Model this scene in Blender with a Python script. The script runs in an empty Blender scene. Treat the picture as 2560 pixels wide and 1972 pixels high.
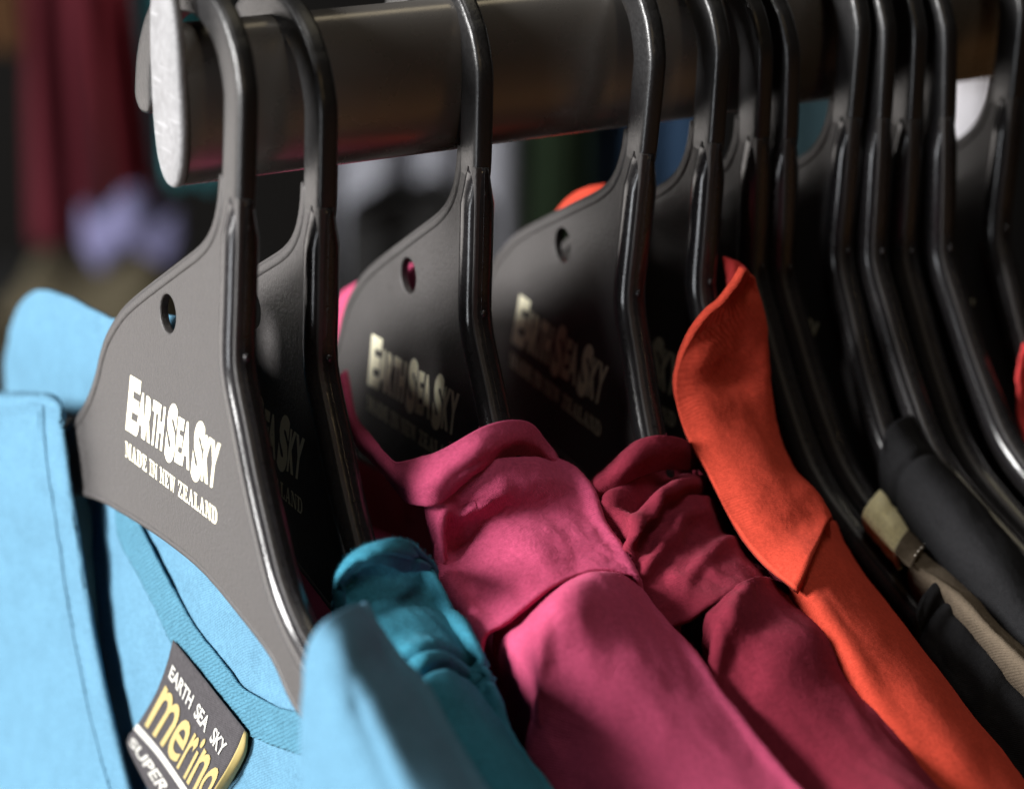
import bpy, bmesh, math, random
from mathutils import Vector, Matrix, Euler, noise
random.seed(7)
MM = 0.001
Z0 = 1.45                       # height of the rail's centre line above the floor
scene = bpy.context.scene
col = scene.collection

# ------------------------------------------------------------------ camera
cam_d = bpy.data.cameras.new("camera")
cam = bpy.data.objects.new("camera", cam_d); col.objects.link(cam)
scene.camera = cam
_ph, _th, _ro = (0.3439, 0.54254, 0.00541)
_fh = Vector((math.sin(_th), math.cos(_th), 0)); _r = Vector((math.cos(_th), -math.sin(_th), 0))
_fw = math.cos(_ph)*_fh + Vector((0, 0, -math.sin(_ph))); _u = math.sin(_ph)*_fh + Vector((0, 0, math.cos(_ph)))
_r2 = math.cos(_ro)*_r + math.sin(_ro)*_u; _u2 = -math.sin(_ro)*_r + math.cos(_ro)*_u
cam.matrix_world = Matrix(((_r2.x, _u2.x, -_fw.x, -155.28*MM), (_r2.y, _u2.y, -_fw.y, -378.22*MM), (_r2.z, _u2.z, -_fw.z, 88.67*MM+Z0), (0, 0, 0, 1)))
cam_d.sensor_width = 36; cam_d.sensor_fit = 'HORIZONTAL'
cam_d.lens = 78.405
cam_d.clip_start = 0.02; cam_d.clip_end = 60
cam_d.dof.use_dof = True
cam_d.dof.focus_distance = 0.433
cam_d.dof.aperture_fstop = 78.405/10.5      # 10.5 mm wide opening
cam_d.dof.aperture_blades = 0

# ------------------------------------------------------------------ world and lamps
w = bpy.data.worlds.new("World"); scene.world = w; w.use_nodes = True
w.node_tree.nodes["Background"].inputs[0].default_value = (0.9, 0.95, 1.0, 1)
w.node_tree.nodes["Background"].inputs[1].default_value = 0.002
def area(name, loc, aim, sx, sy, power, colour, spread=180):
    l = bpy.data.lights.new(name, 'AREA'); l.shape = 'RECTANGLE'; l.size = sx; l.size_y = sy
    l.energy = power; l.color = colour; l.spread = math.radians(spread)
    o = bpy.data.objects.new(name, l); col.objects.link(o)
    o.location = Vector(loc)+Vector((0, 0, Z0))
    o.rotation_euler = (Vector(aim)-Vector(loc)).to_track_quat('-Z', 'Y').to_euler()
    return o
area("window_light", (-1.42, 0.16, 0.54), (0.03, 0.0, -0.06), 0.5, 0.55, 93, (1.0, 0.985, 0.97))
area("side_window_light", (-0.74, 1.10, -0.42), (0.0, 0.0, -0.06), 0.9, 0.8, 7.4, (1.0, 0.93, 0.88))  # added unseen source: gives the foremost hanger's face its grey sheen
area("shop_front_light", (-1.42, -0.44, -0.30), (0.08, -0.02, -0.05), 0.36, 0.7, 8.5, (0.93, 0.96, 1.0))  # added unseen panel: cool strips along the rims, some fill from the left
area("ceiling_light", (0.02, -0.22, 1.6), (0.1, -0.05, -0.1), 0.4, 0.4, 6.2, (1.0, 0.97, 0.93))
area("rear_ceiling_light", (0.95, 0.12, 1.5), (0.1, 0.0, 0.0), 0.5, 0.5, 1.6, (1.0, 0.88, 0.62))  # extra lamp, added for the warm band reflected along the rail's top
area("warm_spot", (-0.12, -1.75, 0.98), (0.08, -0.02, -0.08), 0.10, 0.10, 2.2, (1.0, 0.72, 0.38))
area("aisle_light", (2.0, -3.2, 1.25), (2.0, -3.4, -1.45), 0.6, 0.6, 26, (1.0, 0.92, 0.82), 110)  # added lamp: brightens the floor so the rail mirrors brown
scene.view_settings.view_transform = 'Standard'
scene.view_settings.look = 'None'
scene.view_settings.exposure = 0.0
scene.view_settings.gamma = 1.0
scene.cycles.use_denoising = True
scene.cycles.max_bounces = 6

# ------------------------------------------------------------------ materials
def new_mat(name):
    m = bpy.data.materials.new(name); m.use_nodes = True
    nt = m.node_tree; b = nt.nodes["Principled BSDF"]
    return m, nt, b
def tex_coord(nt):
    return nt.nodes.new("ShaderNodeTexCoord").outputs["Object"]
def mk_noise(nt, scale, detail=3, rough=.55):
    n = nt.nodes.new("ShaderNodeTexNoise"); n.inputs["Scale"].default_value = scale
    n.inputs["Detail"].default_value = detail; n.inputs["Roughness"].default_value = rough
    nt.links.new(tex_coord(nt), n.inputs["Vector"]); return n
def mk_bump(nt, b, height, strength, dist):
    u = nt.nodes.new("ShaderNodeBump"); u.inputs["Strength"].default_value = strength; u.inputs["Distance"].default_value = dist
    nt.links.new(height, u.inputs["Height"]); nt.links.new(u.outputs["Normal"], b.inputs["Normal"]); return u
def mix_col(nt, fac, a, c):
    x = nt.nodes.new("ShaderNodeMix"); x.data_type = 'RGBA'
    nt.links.new(fac, x.inputs[0]); x.inputs[6].default_value = (*a, 1); x.inputs[7].default_value = (*c, 1)
    return x.outputs[2]
def plastic(name, c, rough, grain, gstr, spec=.5, dust=.25):
    """moulded plastic: fine grain, handling marks, faint streaky scuffs and dust"""
    m, nt, b = new_mat(name)
    b.inputs["Specular IOR Level"].default_value = spec
    n = mk_noise(nt, grain, 4, .65); n2 = mk_noise(nt, 95, 5, .65)
    mp = nt.nodes.new("ShaderNodeMapping"); mp.inputs["Scale"].default_value = (1, .12, 1); mp.inputs["Rotation"].default_value = (.6, 0, 0)
    nt.links.new(tex_coord(nt), mp.inputs["Vector"])
    n3 = nt.nodes.new("ShaderNodeTexNoise"); n3.inputs["Scale"].default_value = 900; n3.inputs["Detail"].default_value = 2
    nt.links.new(mp.outputs[0], n3.inputs["Vector"])
    r3 = nt.nodes.new("ShaderNodeMapRange"); r3.inputs[1].default_value = .62; r3.inputs[2].default_value = .78
    nt.links.new(n3.outputs["Fac"], r3.inputs[0])
    a = nt.nodes.new("ShaderNodeMath"); a.operation = 'MULTIPLY_ADD'; a.inputs[1].default_value = .5
    nt.links.new(n2.outputs["Fac"], a.inputs[0]); nt.links.new(n.outputs["Fac"], a.inputs[2])
    a2 = nt.nodes.new("ShaderNodeMath"); a2.operation = 'MULTIPLY_ADD'; a2.inputs[1].default_value = dust
    nt.links.new(r3.outputs[0], a2.inputs[0]); nt.links.new(a.outputs[0], a2.inputs[2])
    rr = nt.nodes.new("ShaderNodeMapRange"); nt.links.new(a2.outputs[0], rr.inputs[0]); rr.inputs[1].default_value = .3; rr.inputs[2].default_value = 1.2
    nt.links.new(mix_col(nt, rr.outputs[0], [v*.62 for v in c], [v*1.45 for v in c]), b.inputs["Base Color"])
    mk_bump(nt, b, n.outputs["Fac"], gstr, .0004)
    r = nt.nodes.new("ShaderNodeMapRange"); nt.links.new(a2.outputs[0], r.inputs[0]); r.inputs[1].default_value = .4; r.inputs[2].default_value = 1.2
    r.inputs[3].default_value = rough*.8; r.inputs[4].default_value = rough*1.3
    nt.links.new(r.outputs[0], b.inputs["Roughness"])
    return m
def fabric(name, c, sheen=.3, knit=900, bump=.35, rot=0.0, var=.16, rib=.25):
    """knitted cloth: fine ribs, fuzz and slow colour drift"""
    m, nt, b = new_mat(name)
    b.inputs["Roughness"].default_value = .9; b.inputs["Specular IOR Level"].default_value = .04
    b.inputs["Sheen Weight"].default_value = sheen*.4; b.inputs["Sheen Roughness"].default_value = .45
    b.inputs["Sheen Tint"].default_value = (*[min(1, v*1.3+.12) for v in c], 1)
    mp = nt.nodes.new("ShaderNodeMapping"); mp.inputs["Rotation"].default_value = (rot, rot*.6, .3)
    nt.links.new(tex_coord(nt), mp.inputs["Vector"])
    wv = nt.nodes.new("ShaderNodeTexWave"); wv.inputs["Scale"].default_value = knit; wv.inputs["Distortion"].default_value = 1.2
    wv.inputs["Detail"].default_value = 2; wv.bands_direction = 'DIAGONAL'
    nt.links.new(mp.outputs[0], wv.inputs["Vector"])
    n = mk_noise(nt, 1250, 4, .8); n2 = mk_noise(nt, 170, 4, .6); n3 = mk_noise(nt, 480, 3, .6)
    def mad(a, k, c=None):
        x = nt.nodes.new("ShaderNodeMath"); x.operation = 'MULTIPLY_ADD'; x.inputs[1].default_value = k
        nt.links.new(a, x.inputs[0])
        if c is not None: nt.links.new(c, x.inputs[2])
        else: x.inputs[2].default_value = 0
        return x.outputs[0]
    h_ = mad(n2.outputs["Fac"], 1.0, mad(n3.outputs["Fac"], .7, mad(n.outputs["Fac"], .75, mad(wv.outputs["Fac"], rib))))
    fine = nt.nodes.new("ShaderNodeMapRange"); nt.links.new(n.outputs["Fac"], fine.inputs[0]); fine.inputs[1].default_value = .32; fine.inputs[2].default_value = .68
    cv = mad(n2.outputs["Fac"], .45, mad(fine.outputs[0], .55))
    nt.links.new(mix_col(nt, cv, [v*(1-2.2*var) for v in c], [min(1, v*(1+2.2*var)) for v in c]), b.inputs["Base Color"])
    mk_bump(nt, b, h_, bump, .0009)
    return m
def flat(name, c, rough=.6):
    m, nt, b = new_mat(name); b.inputs["Roughness"].default_value = rough
    n = mk_noise(nt, 700, 3)
    nt.links.new(mix_col(nt, n.outputs["Fac"], [v*.88 for v in c], [min(1, v*1.08) for v in c]), b.inputs["Base Color"])
    return m
MAT = {}
MAT['plastic'] = plastic('black_moulded_plastic', (.034, .0315, .031), .5, 1300, .45, .5)
MAT['hookmat'] = plastic('black_hook_plastic', (.012, .0117, .012), .34, 1300, .2, .5)  # same plastic as the plate, base colour darkened for its unlit near edges
MAT['rim'] = plastic('black_polished_rim', (.016, .015, .016), .19, 900, .06, .5, .1)  # polished; colour also kept below the plate's to stand in for edge shade
MAT['print'] = flat('cream_print', (.80, .76, .56), .4)
MAT['cap'] = plastic('pale_grey_end_cap', (.165, .165, .17), .6, 500, .6, .5, .8)
m, nt, b = new_mat('dark_bronze_tube'); MAT['rail'] = m
b.inputs["Base Color"].default_value = (.19, .178, .165, 1); b.inputs["Metallic"].default_value = .6; b.inputs["Roughness"].default_value = .2
n = mk_noise(nt, 90, 5); rr = nt.nodes.new("ShaderNodeMapRange"); nt.links.new(n.outputs["Fac"], rr.inputs[0])
rr.inputs[3].default_value = .2; rr.inputs[4].default_value = .36; nt.links.new(rr.outputs[0], b.inputs["Roughness"])
MAT['blue'] = fabric('sky_blue_jersey', (.082, .182, .262), .12, 1100, .3)
MAT['tape'] = fabric('teal_neck_tape', (.060, .160, .225), .2, 700, .6, rib=.35)
MAT['teal'] = fabric('teal_jersey', (.030, .155, .22), .35, 1000, .35)
MAT['pink'] = fabric('pink_jersey', (.40, .060, .130), .45, 1000, .35)
MAT['maroon'] = fabric('raspberry_jersey', (.175, .019, .036), .45, 1000, .4)
MAT['orange'] = fabric('orange_twill', (.42, .048, .028), .3, 700, .25, rot=.9, rib=.35)
MAT['dark'] = fabric('charcoal_jersey', (.013, .013, .014), .12, 1000, .4)
MAT['cream'] = fabric('cream_lining', (.76, .68, .43), .2, 900, .6)
MAT['khaki'] = fabric('khaki_jersey', (.105, .083, .060), .25, 900, .4)
MAT['red'] = fabric('coral_red_jersey', (.62, .06, .06), .3, 900, .4)
MAT['thread'] = flat('pale_thread', (.75, .70, .62), .7)
MAT['pinkthread'] = flat('pink_thread', (.85, .30, .40), .7)
MAT['label'] = fabric('charcoal_woven_label', (.05, .047, .05), .1, 1500, .3)
MAT['gold'] = flat('gold_weave', (.30, .235, .085), .6)
MAT['white'] = flat('white_weave', (.36, .355, .33), .6)

# ------------------------------------------------------------------ helpers
def link_mesh(name, me, mat, parent=None, smooth=True):
    o = bpy.data.objects.new(name, me); col.objects.link(o)
    if mat is not None and not me.materials: me.materials.append(mat)
    if smooth:
        me.polygons.foreach_set("use_smooth", [True]*len(me.polygons))
    if parent: o.parent = parent
    return o
def tag(o, label, cat, group=None):
    o["label"] = label; o["category"] = cat
    if group: o["group"] = group
    return o
def empty(name, loc, rot=(0, 0, 0)):
    o = bpy.data.objects.new(name, None); col.objects.link(o); o.empty_display_size = .02
    o.location = loc; o.rotation_euler = rot; return o
def cr(p0, p1, p2, p3, t):
    t2 = t*t; t3 = t2*t
    return tuple(.5*((2*b)+(c-a)*t+(2*a-5*b+4*c-d)*t2+(3*b-a-3*c+d)*t3) for a, b, c, d in zip(p0, p1, p2, p3))
def spline(pts, n):
    """n samples per span of a Catmull-Rom curve"""
    out = []; N = len(pts)
    for i in range(N-1):
        a = pts[i-1] if i else tuple(2*x-y for x, y in zip(pts[0], pts[1]))
        d = pts[i+2] if i+2 < N else tuple(2*x-y for x, y in zip(pts[-1], pts[-2]))
        for k in range(n): out.append(cr(a, pts[i], pts[i+1], d, k/n))
    out.append(tuple(pts[-1])); return out
def grid_mesh(name, P):
    nr, nc = len(P), len(P[0])
    v = [tuple(p) for r_ in P for p in r_]
    f = [(i*nc+j, i*nc+j+1, (i+1)*nc+j+1, (i+1)*nc+j) for i in range(nr-1) for j in range(nc-1)]
    me = bpy.data.meshes.new(name); me.from_pydata(v, [], f); me.update(); return me
def patch(name, rows, mat, parent, nr=8, nc=8, front=None, back=None, fold=None, wob=.25, thick=.9, seed=0):
    """cloth sheet through a grid of control points (x, y, z in mm, hanger frame); front / back = lists of (dx, dz) that carry the sheet down"""
    rows = [[tuple(p) for p in r_] for r_ in rows]
    if front: rows = [[(r_[0][0]+dx, r_[0][1]+.15*dz*0, r_[0][2]+dz) for dx, dz in reversed(front)]+r_ for r_ in rows]
    if back: rows = [r_+[(r_[-1][0]+dx, r_[-1][1], r_[-1][2]+dz) for dx, dz in back] for r_ in rows]
    A = [spline(r_, nc) for r_ in rows]
    cols = [spline([A[i][j] for i in range(len(A))], nr) for j in range(len(A[0]))]
    nR, nC = len(cols[0]), len(cols)
    P = [[Vector(cols[j][i]) for j in range(nC)] for i in range(nR)]
    Q_ = [[None]*nC for _ in range(nR)]
    for i in range(nR):
        for j in range(nC):
            du = P[min(i+1, nR-1)][j]-P[max(i-1, 0)][j]; dv = P[i][min(j+1, nC-1)]-P[i][max(j-1, 0)]
            nn = du.cross(dv)
            nn = nn.normalized() if nn.length > 1e-9 else Vector((0, 0, 1))
            if nn.z < 0 and abs(nn.z) > .15: nn = -nn
            a, b_ = i/(nR-1), j/(nC-1)
            d = wob*(.7*noise.noise(P[i][j]*.10+Vector((seed, 0, 0)))+.45*(.5-abs(noise.noise(P[i][j]*Vector((.22, .13, .22))+Vector((0, seed, 0)))))+.16*noise.noise(P[i][j]*.6+Vector((0, 0, seed))))
            if fold: d += fold(a, b_, i/nr, j/nc)
            Q_[i][j] = (P[i][j]+nn*d)*MM
    o = link_mesh(name, grid_mesh(name, Q_), mat, parent)
    if thick:
        s = o.modifiers.new("cloth_thickness", 'SOLIDIFY'); s.thickness = thick*MM; s.offset = 0
    return o
def tube(name, pts, rad, mat, parent, seg=6, closed=False):
    bm = bmesh.new(); rings = []
    for i, p in enumerate(pts):
        p = Vector(p); t = (Vector(pts[min(i+1, len(pts)-1)])-Vector(pts[max(i-1, 0)])).normalized()
        a = t.cross(Vector((0.3, 0.2, 1))).normalized(); b_ = t.cross(a)
        rings.append([bm.verts.new((p+(a*math.cos(k*2*math.pi/seg)+b_*math.sin(k*2*math.pi/seg))*rad)*MM) for k in range(seg)])
    for A, B in zip(rings, rings[1:]):
        for k in range(seg): bm.faces.new((A[k], A[(k+1) % seg], B[(k+1) % seg], B[k]))
    bm.faces.new(rings[0][::-1]); bm.faces.new(rings[-1])
    me = bpy.data.meshes.new(name); bm.to_mesh(me); bm.free()
    return link_mesh(name, me, mat, parent)
def stitches(name, pts, mat, parent, n, length=.55, rad=.16, lift=.5):
    """a row of short thread stitches along a polyline (mm)"""
    sp = spline(pts, 12); bm = bmesh.new(); N = len(sp)
    for k in range(n):
        f_ = (k+.2)/n*(N-1); i = int(f_); t = f_-i
        p = Vector(sp[i]).lerp(Vector(sp[min(i+1, N-1)]), t); d = (Vector(sp[min(i+1, N-1)])-Vector(sp[max(i-1, 0)])).normalized()
        p += Vector((-.25, -.25, lift))
        mtx = Matrix.Translation(p*MM) @ d.to_track_quat('X', 'Z').to_matrix().to_4x4() @ Matrix.Diagonal((length*MM, rad*MM, rad*MM, 1))
        bmesh.ops.create_icosphere(bm, subdivisions=1, radius=1, matrix=mtx)
    me = bpy.data.meshes.new(name); bm.to_mesh(me); bm.free()
    return link_mesh(name, me, mat, parent)

# ------------------------------------------------------------------ the hanger, in its own frame: x along the rail, y away from the camera side, z up from the top of the rail (mm)
near_top = [(-19.9, -31), (-19.8, -40), (-19.5, -50), (-19.2, -59), (-20.2, -64), (-24.3, -72), (-28.6, -80.5), (-33.6, -89), (-38.6, -96.5), (-44, -101.6), (-50, -105.2), (-60, -110),
            (-75, -116.5), (-100, -126), (-130, -136.5), (-160, -146), (-185, -153), (-197, -158), (-201, -163), (-196, -168)]
bottom = [(-185, -167), (-160, -160), (-130, -150.5), (-100, -140), (-75, -130.5), (-58, -123.7), (-44, -118.5), (-31.6, -114.4), (-19.7, -110.9), (-3.8, -107.4), (9.5, -106.5), (23.7, -106.6), (36, -107.2),
          (47, -108), (58, -110), (70, -114), (85, -119.5), (110, -129), (140, -139.5), (170, -149), (203, -159)]
far_top = [(214, -160), (219, -155), (215, -150), (203, -145), (175, -137), (145, -127.5), (115, -116.5), (90, -107.5), (75, -101), (65, -96), (58, -91.4), (52.6, -86), (48.8, -80.5), (46.6, -76), (43.4, -71.2),
           (38.7, -66.6), (33.3, -62.4), (24.1, -57), (9, -48.8), (-.6, -43.5), (-5.3, -39.2), (-7.6, -34), (-8.3, -29)]
bottom = [(y-4 if -44 < y < 75 else y, z+1.5 if -44 < y < 75 else z) for y, z in bottom]
far_top = [(y-3.6, z+1.4) if y < 75 else (y, z) for y, z in far_top]
body_outline = spline(near_top, 3)+spline(bottom, 3)+spline(far_top, 3)
def curve_plate(name, loops, half, bevel):
    cu = bpy.data.curves.new(name, 'CURVE'); cu.dimensions = '2D'; cu.fill_mode = 'BOTH'
    cu.extrude = (half-bevel)*MM; cu.bevel_depth = bevel*MM; cu.bevel_resolution = 1; cu.offset = -bevel*MM
    for L in loops:
        s = cu.splines.new('POLY'); s.points.add(len(L)-1); s.use_cyclic_u = True
        for p, (y, z) in zip(s.points, L): p.co = (-y*MM, z*MM, 0, 1)
    o = bpy.data.objects.new(name, cu); col.objects.link(o)
    dg = bpy.context.evaluated_depsgraph_get()
    me = bpy.data.meshes.new_from_object(o.evaluated_get(dg)); bpy.data.objects.remove(o); bpy.data.curves.remove(cu)
    # curve plane (X right, Y up, Z towards viewer) -> hanger frame (right = -y, up = z, viewer = -x)
    me.transform(Matrix(((0, 0, -1, 0), (-1, 0, 0, 0), (0, 1, 0, 0), (0, 0, 0, 1))))
    me.materials.clear(); me.name = name
    return me
hole = [(9.6+3.55*math.cos(a*math.pi/14), -58.4+3.75*math.sin(a*math.pi/14)) for a in range(28)]
plate_me = curve_plate("plate", [body_outline, hole], .95, .35)
plate_me.transform(Matrix.Translation((-1.05*MM, 0, 0)))
def sweep(name, path, prof, closed=False):
    """path: (y, z, half thickness, half width); prof: list of (across, thick) unit pairs going round"""
    bm = bmesh.new(); N = len(path); rings = []
    for i, (y, z, ht, hw) in enumerate(path):
        a = path[(i-1) % N] if closed or i else path[0]; c = path[(i+1) % N] if closed or i < N-1 else path[-1]
        t = Vector((c[0]-a[0], c[1]-a[1])); t = t.normalized() if t.length > 1e-9 else Vector((0, -1))
        n_ = Vector((-t.y, t.x))
        rings.append([bm.verts.new((px*ht*MM, (y+n_.x*pa*hw)*MM, (z+n_.y*pa*hw)*MM)) for pa, px in prof])
    K_ = len(prof)
    pr = list(zip(rings, rings[1:]+rings[:1])) if closed else list(zip(rings, rings[1:]))
    for A, B in pr:
        for k in range(K_): bm.faces.new((A[k], A[(k+1) % K_], B[(k+1) % K_], B[k]))
    if not closed: bm.faces.new(rings[0][::-1]); bm.faces.new(rings[-1])
    bmesh.ops.recalc_face_normals(bm, faces=bm.faces)
    me = bpy.data.meshes.new(name); bm.to_mesh(me); bm.free(); return me
def rounded(e, n=24, ridge=0.0):
    out = []
    for k in range(n):
        a = 2*math.pi*(k+.5)/n; c, s = math.cos(a), math.sin(a)
        out.append((math.copysign(abs(c)**e, c), math.copysign(abs(s)**e, s)))
    return out
# near rim follows the top edge from the collar to the arm's end, then the other edges with a lighter bead
def inset(path, d, ht, hw, side):
    out = []; N = len(path)
    for i, (y, z) in enumerate(path):
        a = path[max(i-1, 0)]; c = path[min(i+1, N-1)]
        t = Vector((c[0]-a[0], c[1]-a[1])).normalized(); n_ = Vector((-t.y, t.x))*side
        out.append((y+n_.x*d, z+n_.y*d, ht if not callable(ht) else ht(i/(N-1)), hw))
    return out
nt_s = spline(near_top, 6); ft_s = spline(far_top, 5); bt_s = spline(bottom, 4)
rim_path = inset(nt_s, 2.9, lambda t: 2.1+1.3*min(1, max(0, (t-.01)/.035)), 3.0, 1)
rim_me = sweep("rim", rim_path, rounded(.92, 36))
far_path = inset(ft_s, 1.5, lambda t: 2.3 if t < .93 else 2.3-.2*(t-.93)/.07, 1.35, 1)
far_me = sweep("bead", far_path, rounded(.6))
bot_me = sweep("lower_bead", inset(bt_s, .9, 2.2, 1.0, 1), rounded(.7))
# hook: from the collar up the near side, over the rail and down the far side to a rounded tip
hk = [(-11.5, -46), (-13.3, -40), (-15.2, -34.5), (-16.1, -29.5), (-16.4, -22)]
cy_, cz_, R_ = 2.5, -16.2, 19.2
for a in range(172, -2, -8): hk.append((cy_+R_*math.cos(math.radians(a)), cz_+R_*math.sin(math.radians(a))))
hk += [(cy_+R_+.1, -18.2)]
hp = spline(hk, 3); HN = len(hp)
hook_path = []
for i, (y, z) in enumerate(hp):
    k = i/(HN-1); hw = 3.5 if k > .3 else 3.7
    if k < .12: hw = 3.7+.8*(1-k/.12)
    if k > .75: hw = 3.5+.8*(k-.75)/.25
    hook_path.append((y, z, 2.1 if k > .10 else 1.4+.7*k/.10, hw))
y, z = hp[-1]
for dz, s in ((.9, .95), (1.8, .84), (2.7, .66), (3.4, .36)): hook_path.append((y, z-dz, 2.1*(.6+.4*s), 4.3*s))
hook_me = sweep("hook", hook_path, rounded(.42, 28))
# little moulding nubs on the parting line
bm = bmesh.new()
for (y, z, s_) in ((-19.6, -33.0, .5), (-19.75, -36.2, .42), (-19.6, -60.2, .55), (-19.2, -23.5, .4), (-19.55, -47, .3)):
    bmesh.ops.create_icosphere(bm, subdivisions=2, radius=1, matrix=Matrix.Translation(Vector((0.2, y, z))*MM) @ Matrix.Diagonal((s_*1.1*MM, s_*.8*MM, s_*1.5*MM, 1)))
nub_me = bpy.data.meshes.new("moulding_nub"); bm.to_mesh(nub_me); bm.free()
# parting line: a hair-thin ridge down the middle of the near edge
pl = inset(nt_s, -.02, .16, .12, 1)
seam_me = sweep("parting_line", pl[:int(len(pl)*.8)], rounded(1, 8))

# lettering ---------------------------------------------------------
def glyph(txt, x0, x1, z0, z1, shear=0.0, bold=.02, slope=0.0, dome=None):
    """vertices and faces of a word stretched into a box (right, up in mm)"""
    cu = bpy.data.curves.new("t", 'FONT'); cu.body = txt; cu.offset = bold; cu.resolution_u = 4; cu.extrude = 0
    o = bpy.data.objects.new("t", cu); col.objects.link(o)
    dg = bpy.context.evaluated_depsgraph_get(); me = bpy.data.meshes.new_from_object(o.evaluated_get(dg))
    bpy.data.objects.remove(o); bpy.data.curves.remove(cu)
    xs = [v.co.x for v in me.vertices]; ys = [v.co.y for v in me.vertices]
    ax, bx_, ay, by = min(xs), max(xs), min(ys), max(ys)
    V = []
    for v in me.vertices:
        s = (v.co.x-ax)/(bx_-ax); t = (v.co.y-ay)/(by-ay)
        zz = z0+(z1-z0)*t; xx = x0+(x1-x0)*s+shear*(zz-z0)
        V.append((xx, zz+slope*(xx-x0)))
    F = [tuple(p.vertices) for p in me.polygons]; bpy.data.meshes.remove(me)
    return V, F
def word_mesh(name, glyphs, place, depth=.08):
    vs, fs = [], []
    for V, F in glyphs:
        b0 = len(vs); vs += [place(*v_) for v_ in V]; fs += [tuple(b0+i for i in f) for f in F]
    me = bpy.data.meshes.new(name); me.from_pydata([tuple(c*MM for c in v) for v in vs], [], fs); me.update(); return me
on_plate = lambda t, z, lift=0: (-2.06-lift, -t, z)
SH = .20
line1 = [glyph("E", -29.4, -24.0, -86.9, -74.9, SH, .05), glyph("A", -24.6, -20.6, -86.5, -77.0, SH, .05), glyph("R", -21.0, -17.6, -86.6, -77.1, SH, .055), glyph("T", -17.7, -15.0, -86.6, -77.1, SH, .055), glyph("H", -14.9, -11.9, -86.6, -77.2, SH, .06),
         glyph("S", -11.0, -6.6, -88.0, -75.4, SH, .06), glyph("E", -6.1, -3.4, -87.0, -77.4, SH, .055), glyph("A", -3.5, .6, -86.9, -77.4, SH*.7, .05),
         glyph("S", 1.0, 5.4, -88.4, -75.7, SH, .06), glyph("K", 5.8, 8.8, -87.3, -77.8, SH, .055), glyph("Y", 8.4, 12.2, -87.4, -77.9, SH, .055)]
SERIF = {}   # bold serif capitals, drawn as quads in a 0..1 box: (x0, y0, x1, y1) bars and 8-number quads
def _bar(x0, y0, x1, y1): return (x0, y0, x1, y0, x1, y1, x0, y1)
def _foot(x0, x1): return [_bar(x0, 0, x1, .11)]
def _cap(x0, x1): return [_bar(x0, .89, x1, 1)]
SERIF['I'] = [_bar(.28, .0, .72, 1)]+_foot(0, 1)+_cap(0, 1)
SERIF['M'] = [_bar(.10, 0, .19, 1), _bar(.70, 0, .92, 1), (.10, 1, .50, .12, .60, .12, .32, 1), (.50, .12, .60, .12, .80, 1, .70, 1)]+_foot(0, .30)+_foot(.62, 1)+_cap(0, .3)+_cap(.7, 1)
SERIF['A'] = [(.10, 0, .20, 0, .54, 1, .44, 1), (.64, 0, .90, 0, .60, 1, .42, 1), _bar(.26, .28, .72, .38)]+_foot(0, .32)+_foot(.55, 1)
SERIF['D'] = [_bar(.12, 0, .38, 1), _bar(.12, .89, .66, 1), _bar(.12, 0, .66, .11), (.60, .92, .70, 1, .98, .72, .72, .68), _bar(.72, .30, .98, .72), (.60, .08, .72, .32, .98, .30, .70, 0)]+_foot(0, .4)+_cap(0, .4)
SERIF['E'] = [_bar(.14, 0, .44, 1), _bar(.14, .89, .92, 1), _bar(.14, 0, .96, .11), _bar(.40, .45, .74, .56), _bar(.80, .72, .92, .9), _bar(.84, .1, .96, .30), _bar(.66, .36, .75, .66)]+_foot(0, .4)+_cap(0, .4)
SERIF['N'] = [_bar(.12, 0, .22, 1), _bar(.80, 0, .90, 1), (.12, 1, .36, 1, .90, 0, .68, 0)]+_foot(0, .34)+_cap(0, .3)+_cap(.68, 1)
SERIF['W'] = [(.06, 1, .26, 1, .38, 0, .28, 0), (.28, 0, .38, 0, .54, 1, .46, 1), (.44, 1, .62, 1, .74, 0, .64, 0), (.64, 0, .74, 0, .95, 1, .87, 1)]+_cap(0, .32)+_cap(.40, .68)+_cap(.8, 1)
SERIF['Z'] = [_bar(.06, .89, .94, 1), _bar(.04, 0, .96, .11), (.04, .1, .34, .1, .94, .9, .66, .9), _bar(.06, .68, .17, .9), _bar(.84, .1, .96, .32)]
SERIF['L'] = [_bar(.14, 0, .46, 1), _bar(.14, 0, .96, .11), _bar(.83, .1, .96, .34)]+_foot(0, .4)+_cap(0, .6)
SWID = dict(I=.52, M=1.25, A=1.05, D=1.05, E=.95, N=1.1, W=1.4, Z=.9, L=.9)
line2 = []
def small(txt, a, b_):   # the second, smaller line, in serif capitals
    base = lambda x: -92.6-.036*(x+29.4)
    tot = sum(SWID[c] for c in txt)+.10*(len(txt)-1); u = (b_-a)/tot; x = a
    for n_, c in enumerate(txt):
        V, F = [], []
        for k_, qd in enumerate(SERIF[c]):
            b0 = len(V)
            for p_ in range(4):
                xx = x+qd[2*p_]*SWID[c]*u; V.append((xx+.0005*k_, base(xx)+qd[2*p_+1]*3.3, .004*(k_ % 7)))
            F.append((b0, b0+1, b0+2, b0+3))
        line2.append((V, F)); x += (SWID[c]+.10)*u
small("MADE", -29.4, -18.9); small("IN", -17.7, -13.9); small("NEW", -12.7, -5.6); small("ZEALAND", -4.3, 13.0)
print1_me = word_mesh("lettering", line1, on_plate); print2_me = word_mesh("lettering", line2, on_plate)

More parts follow.
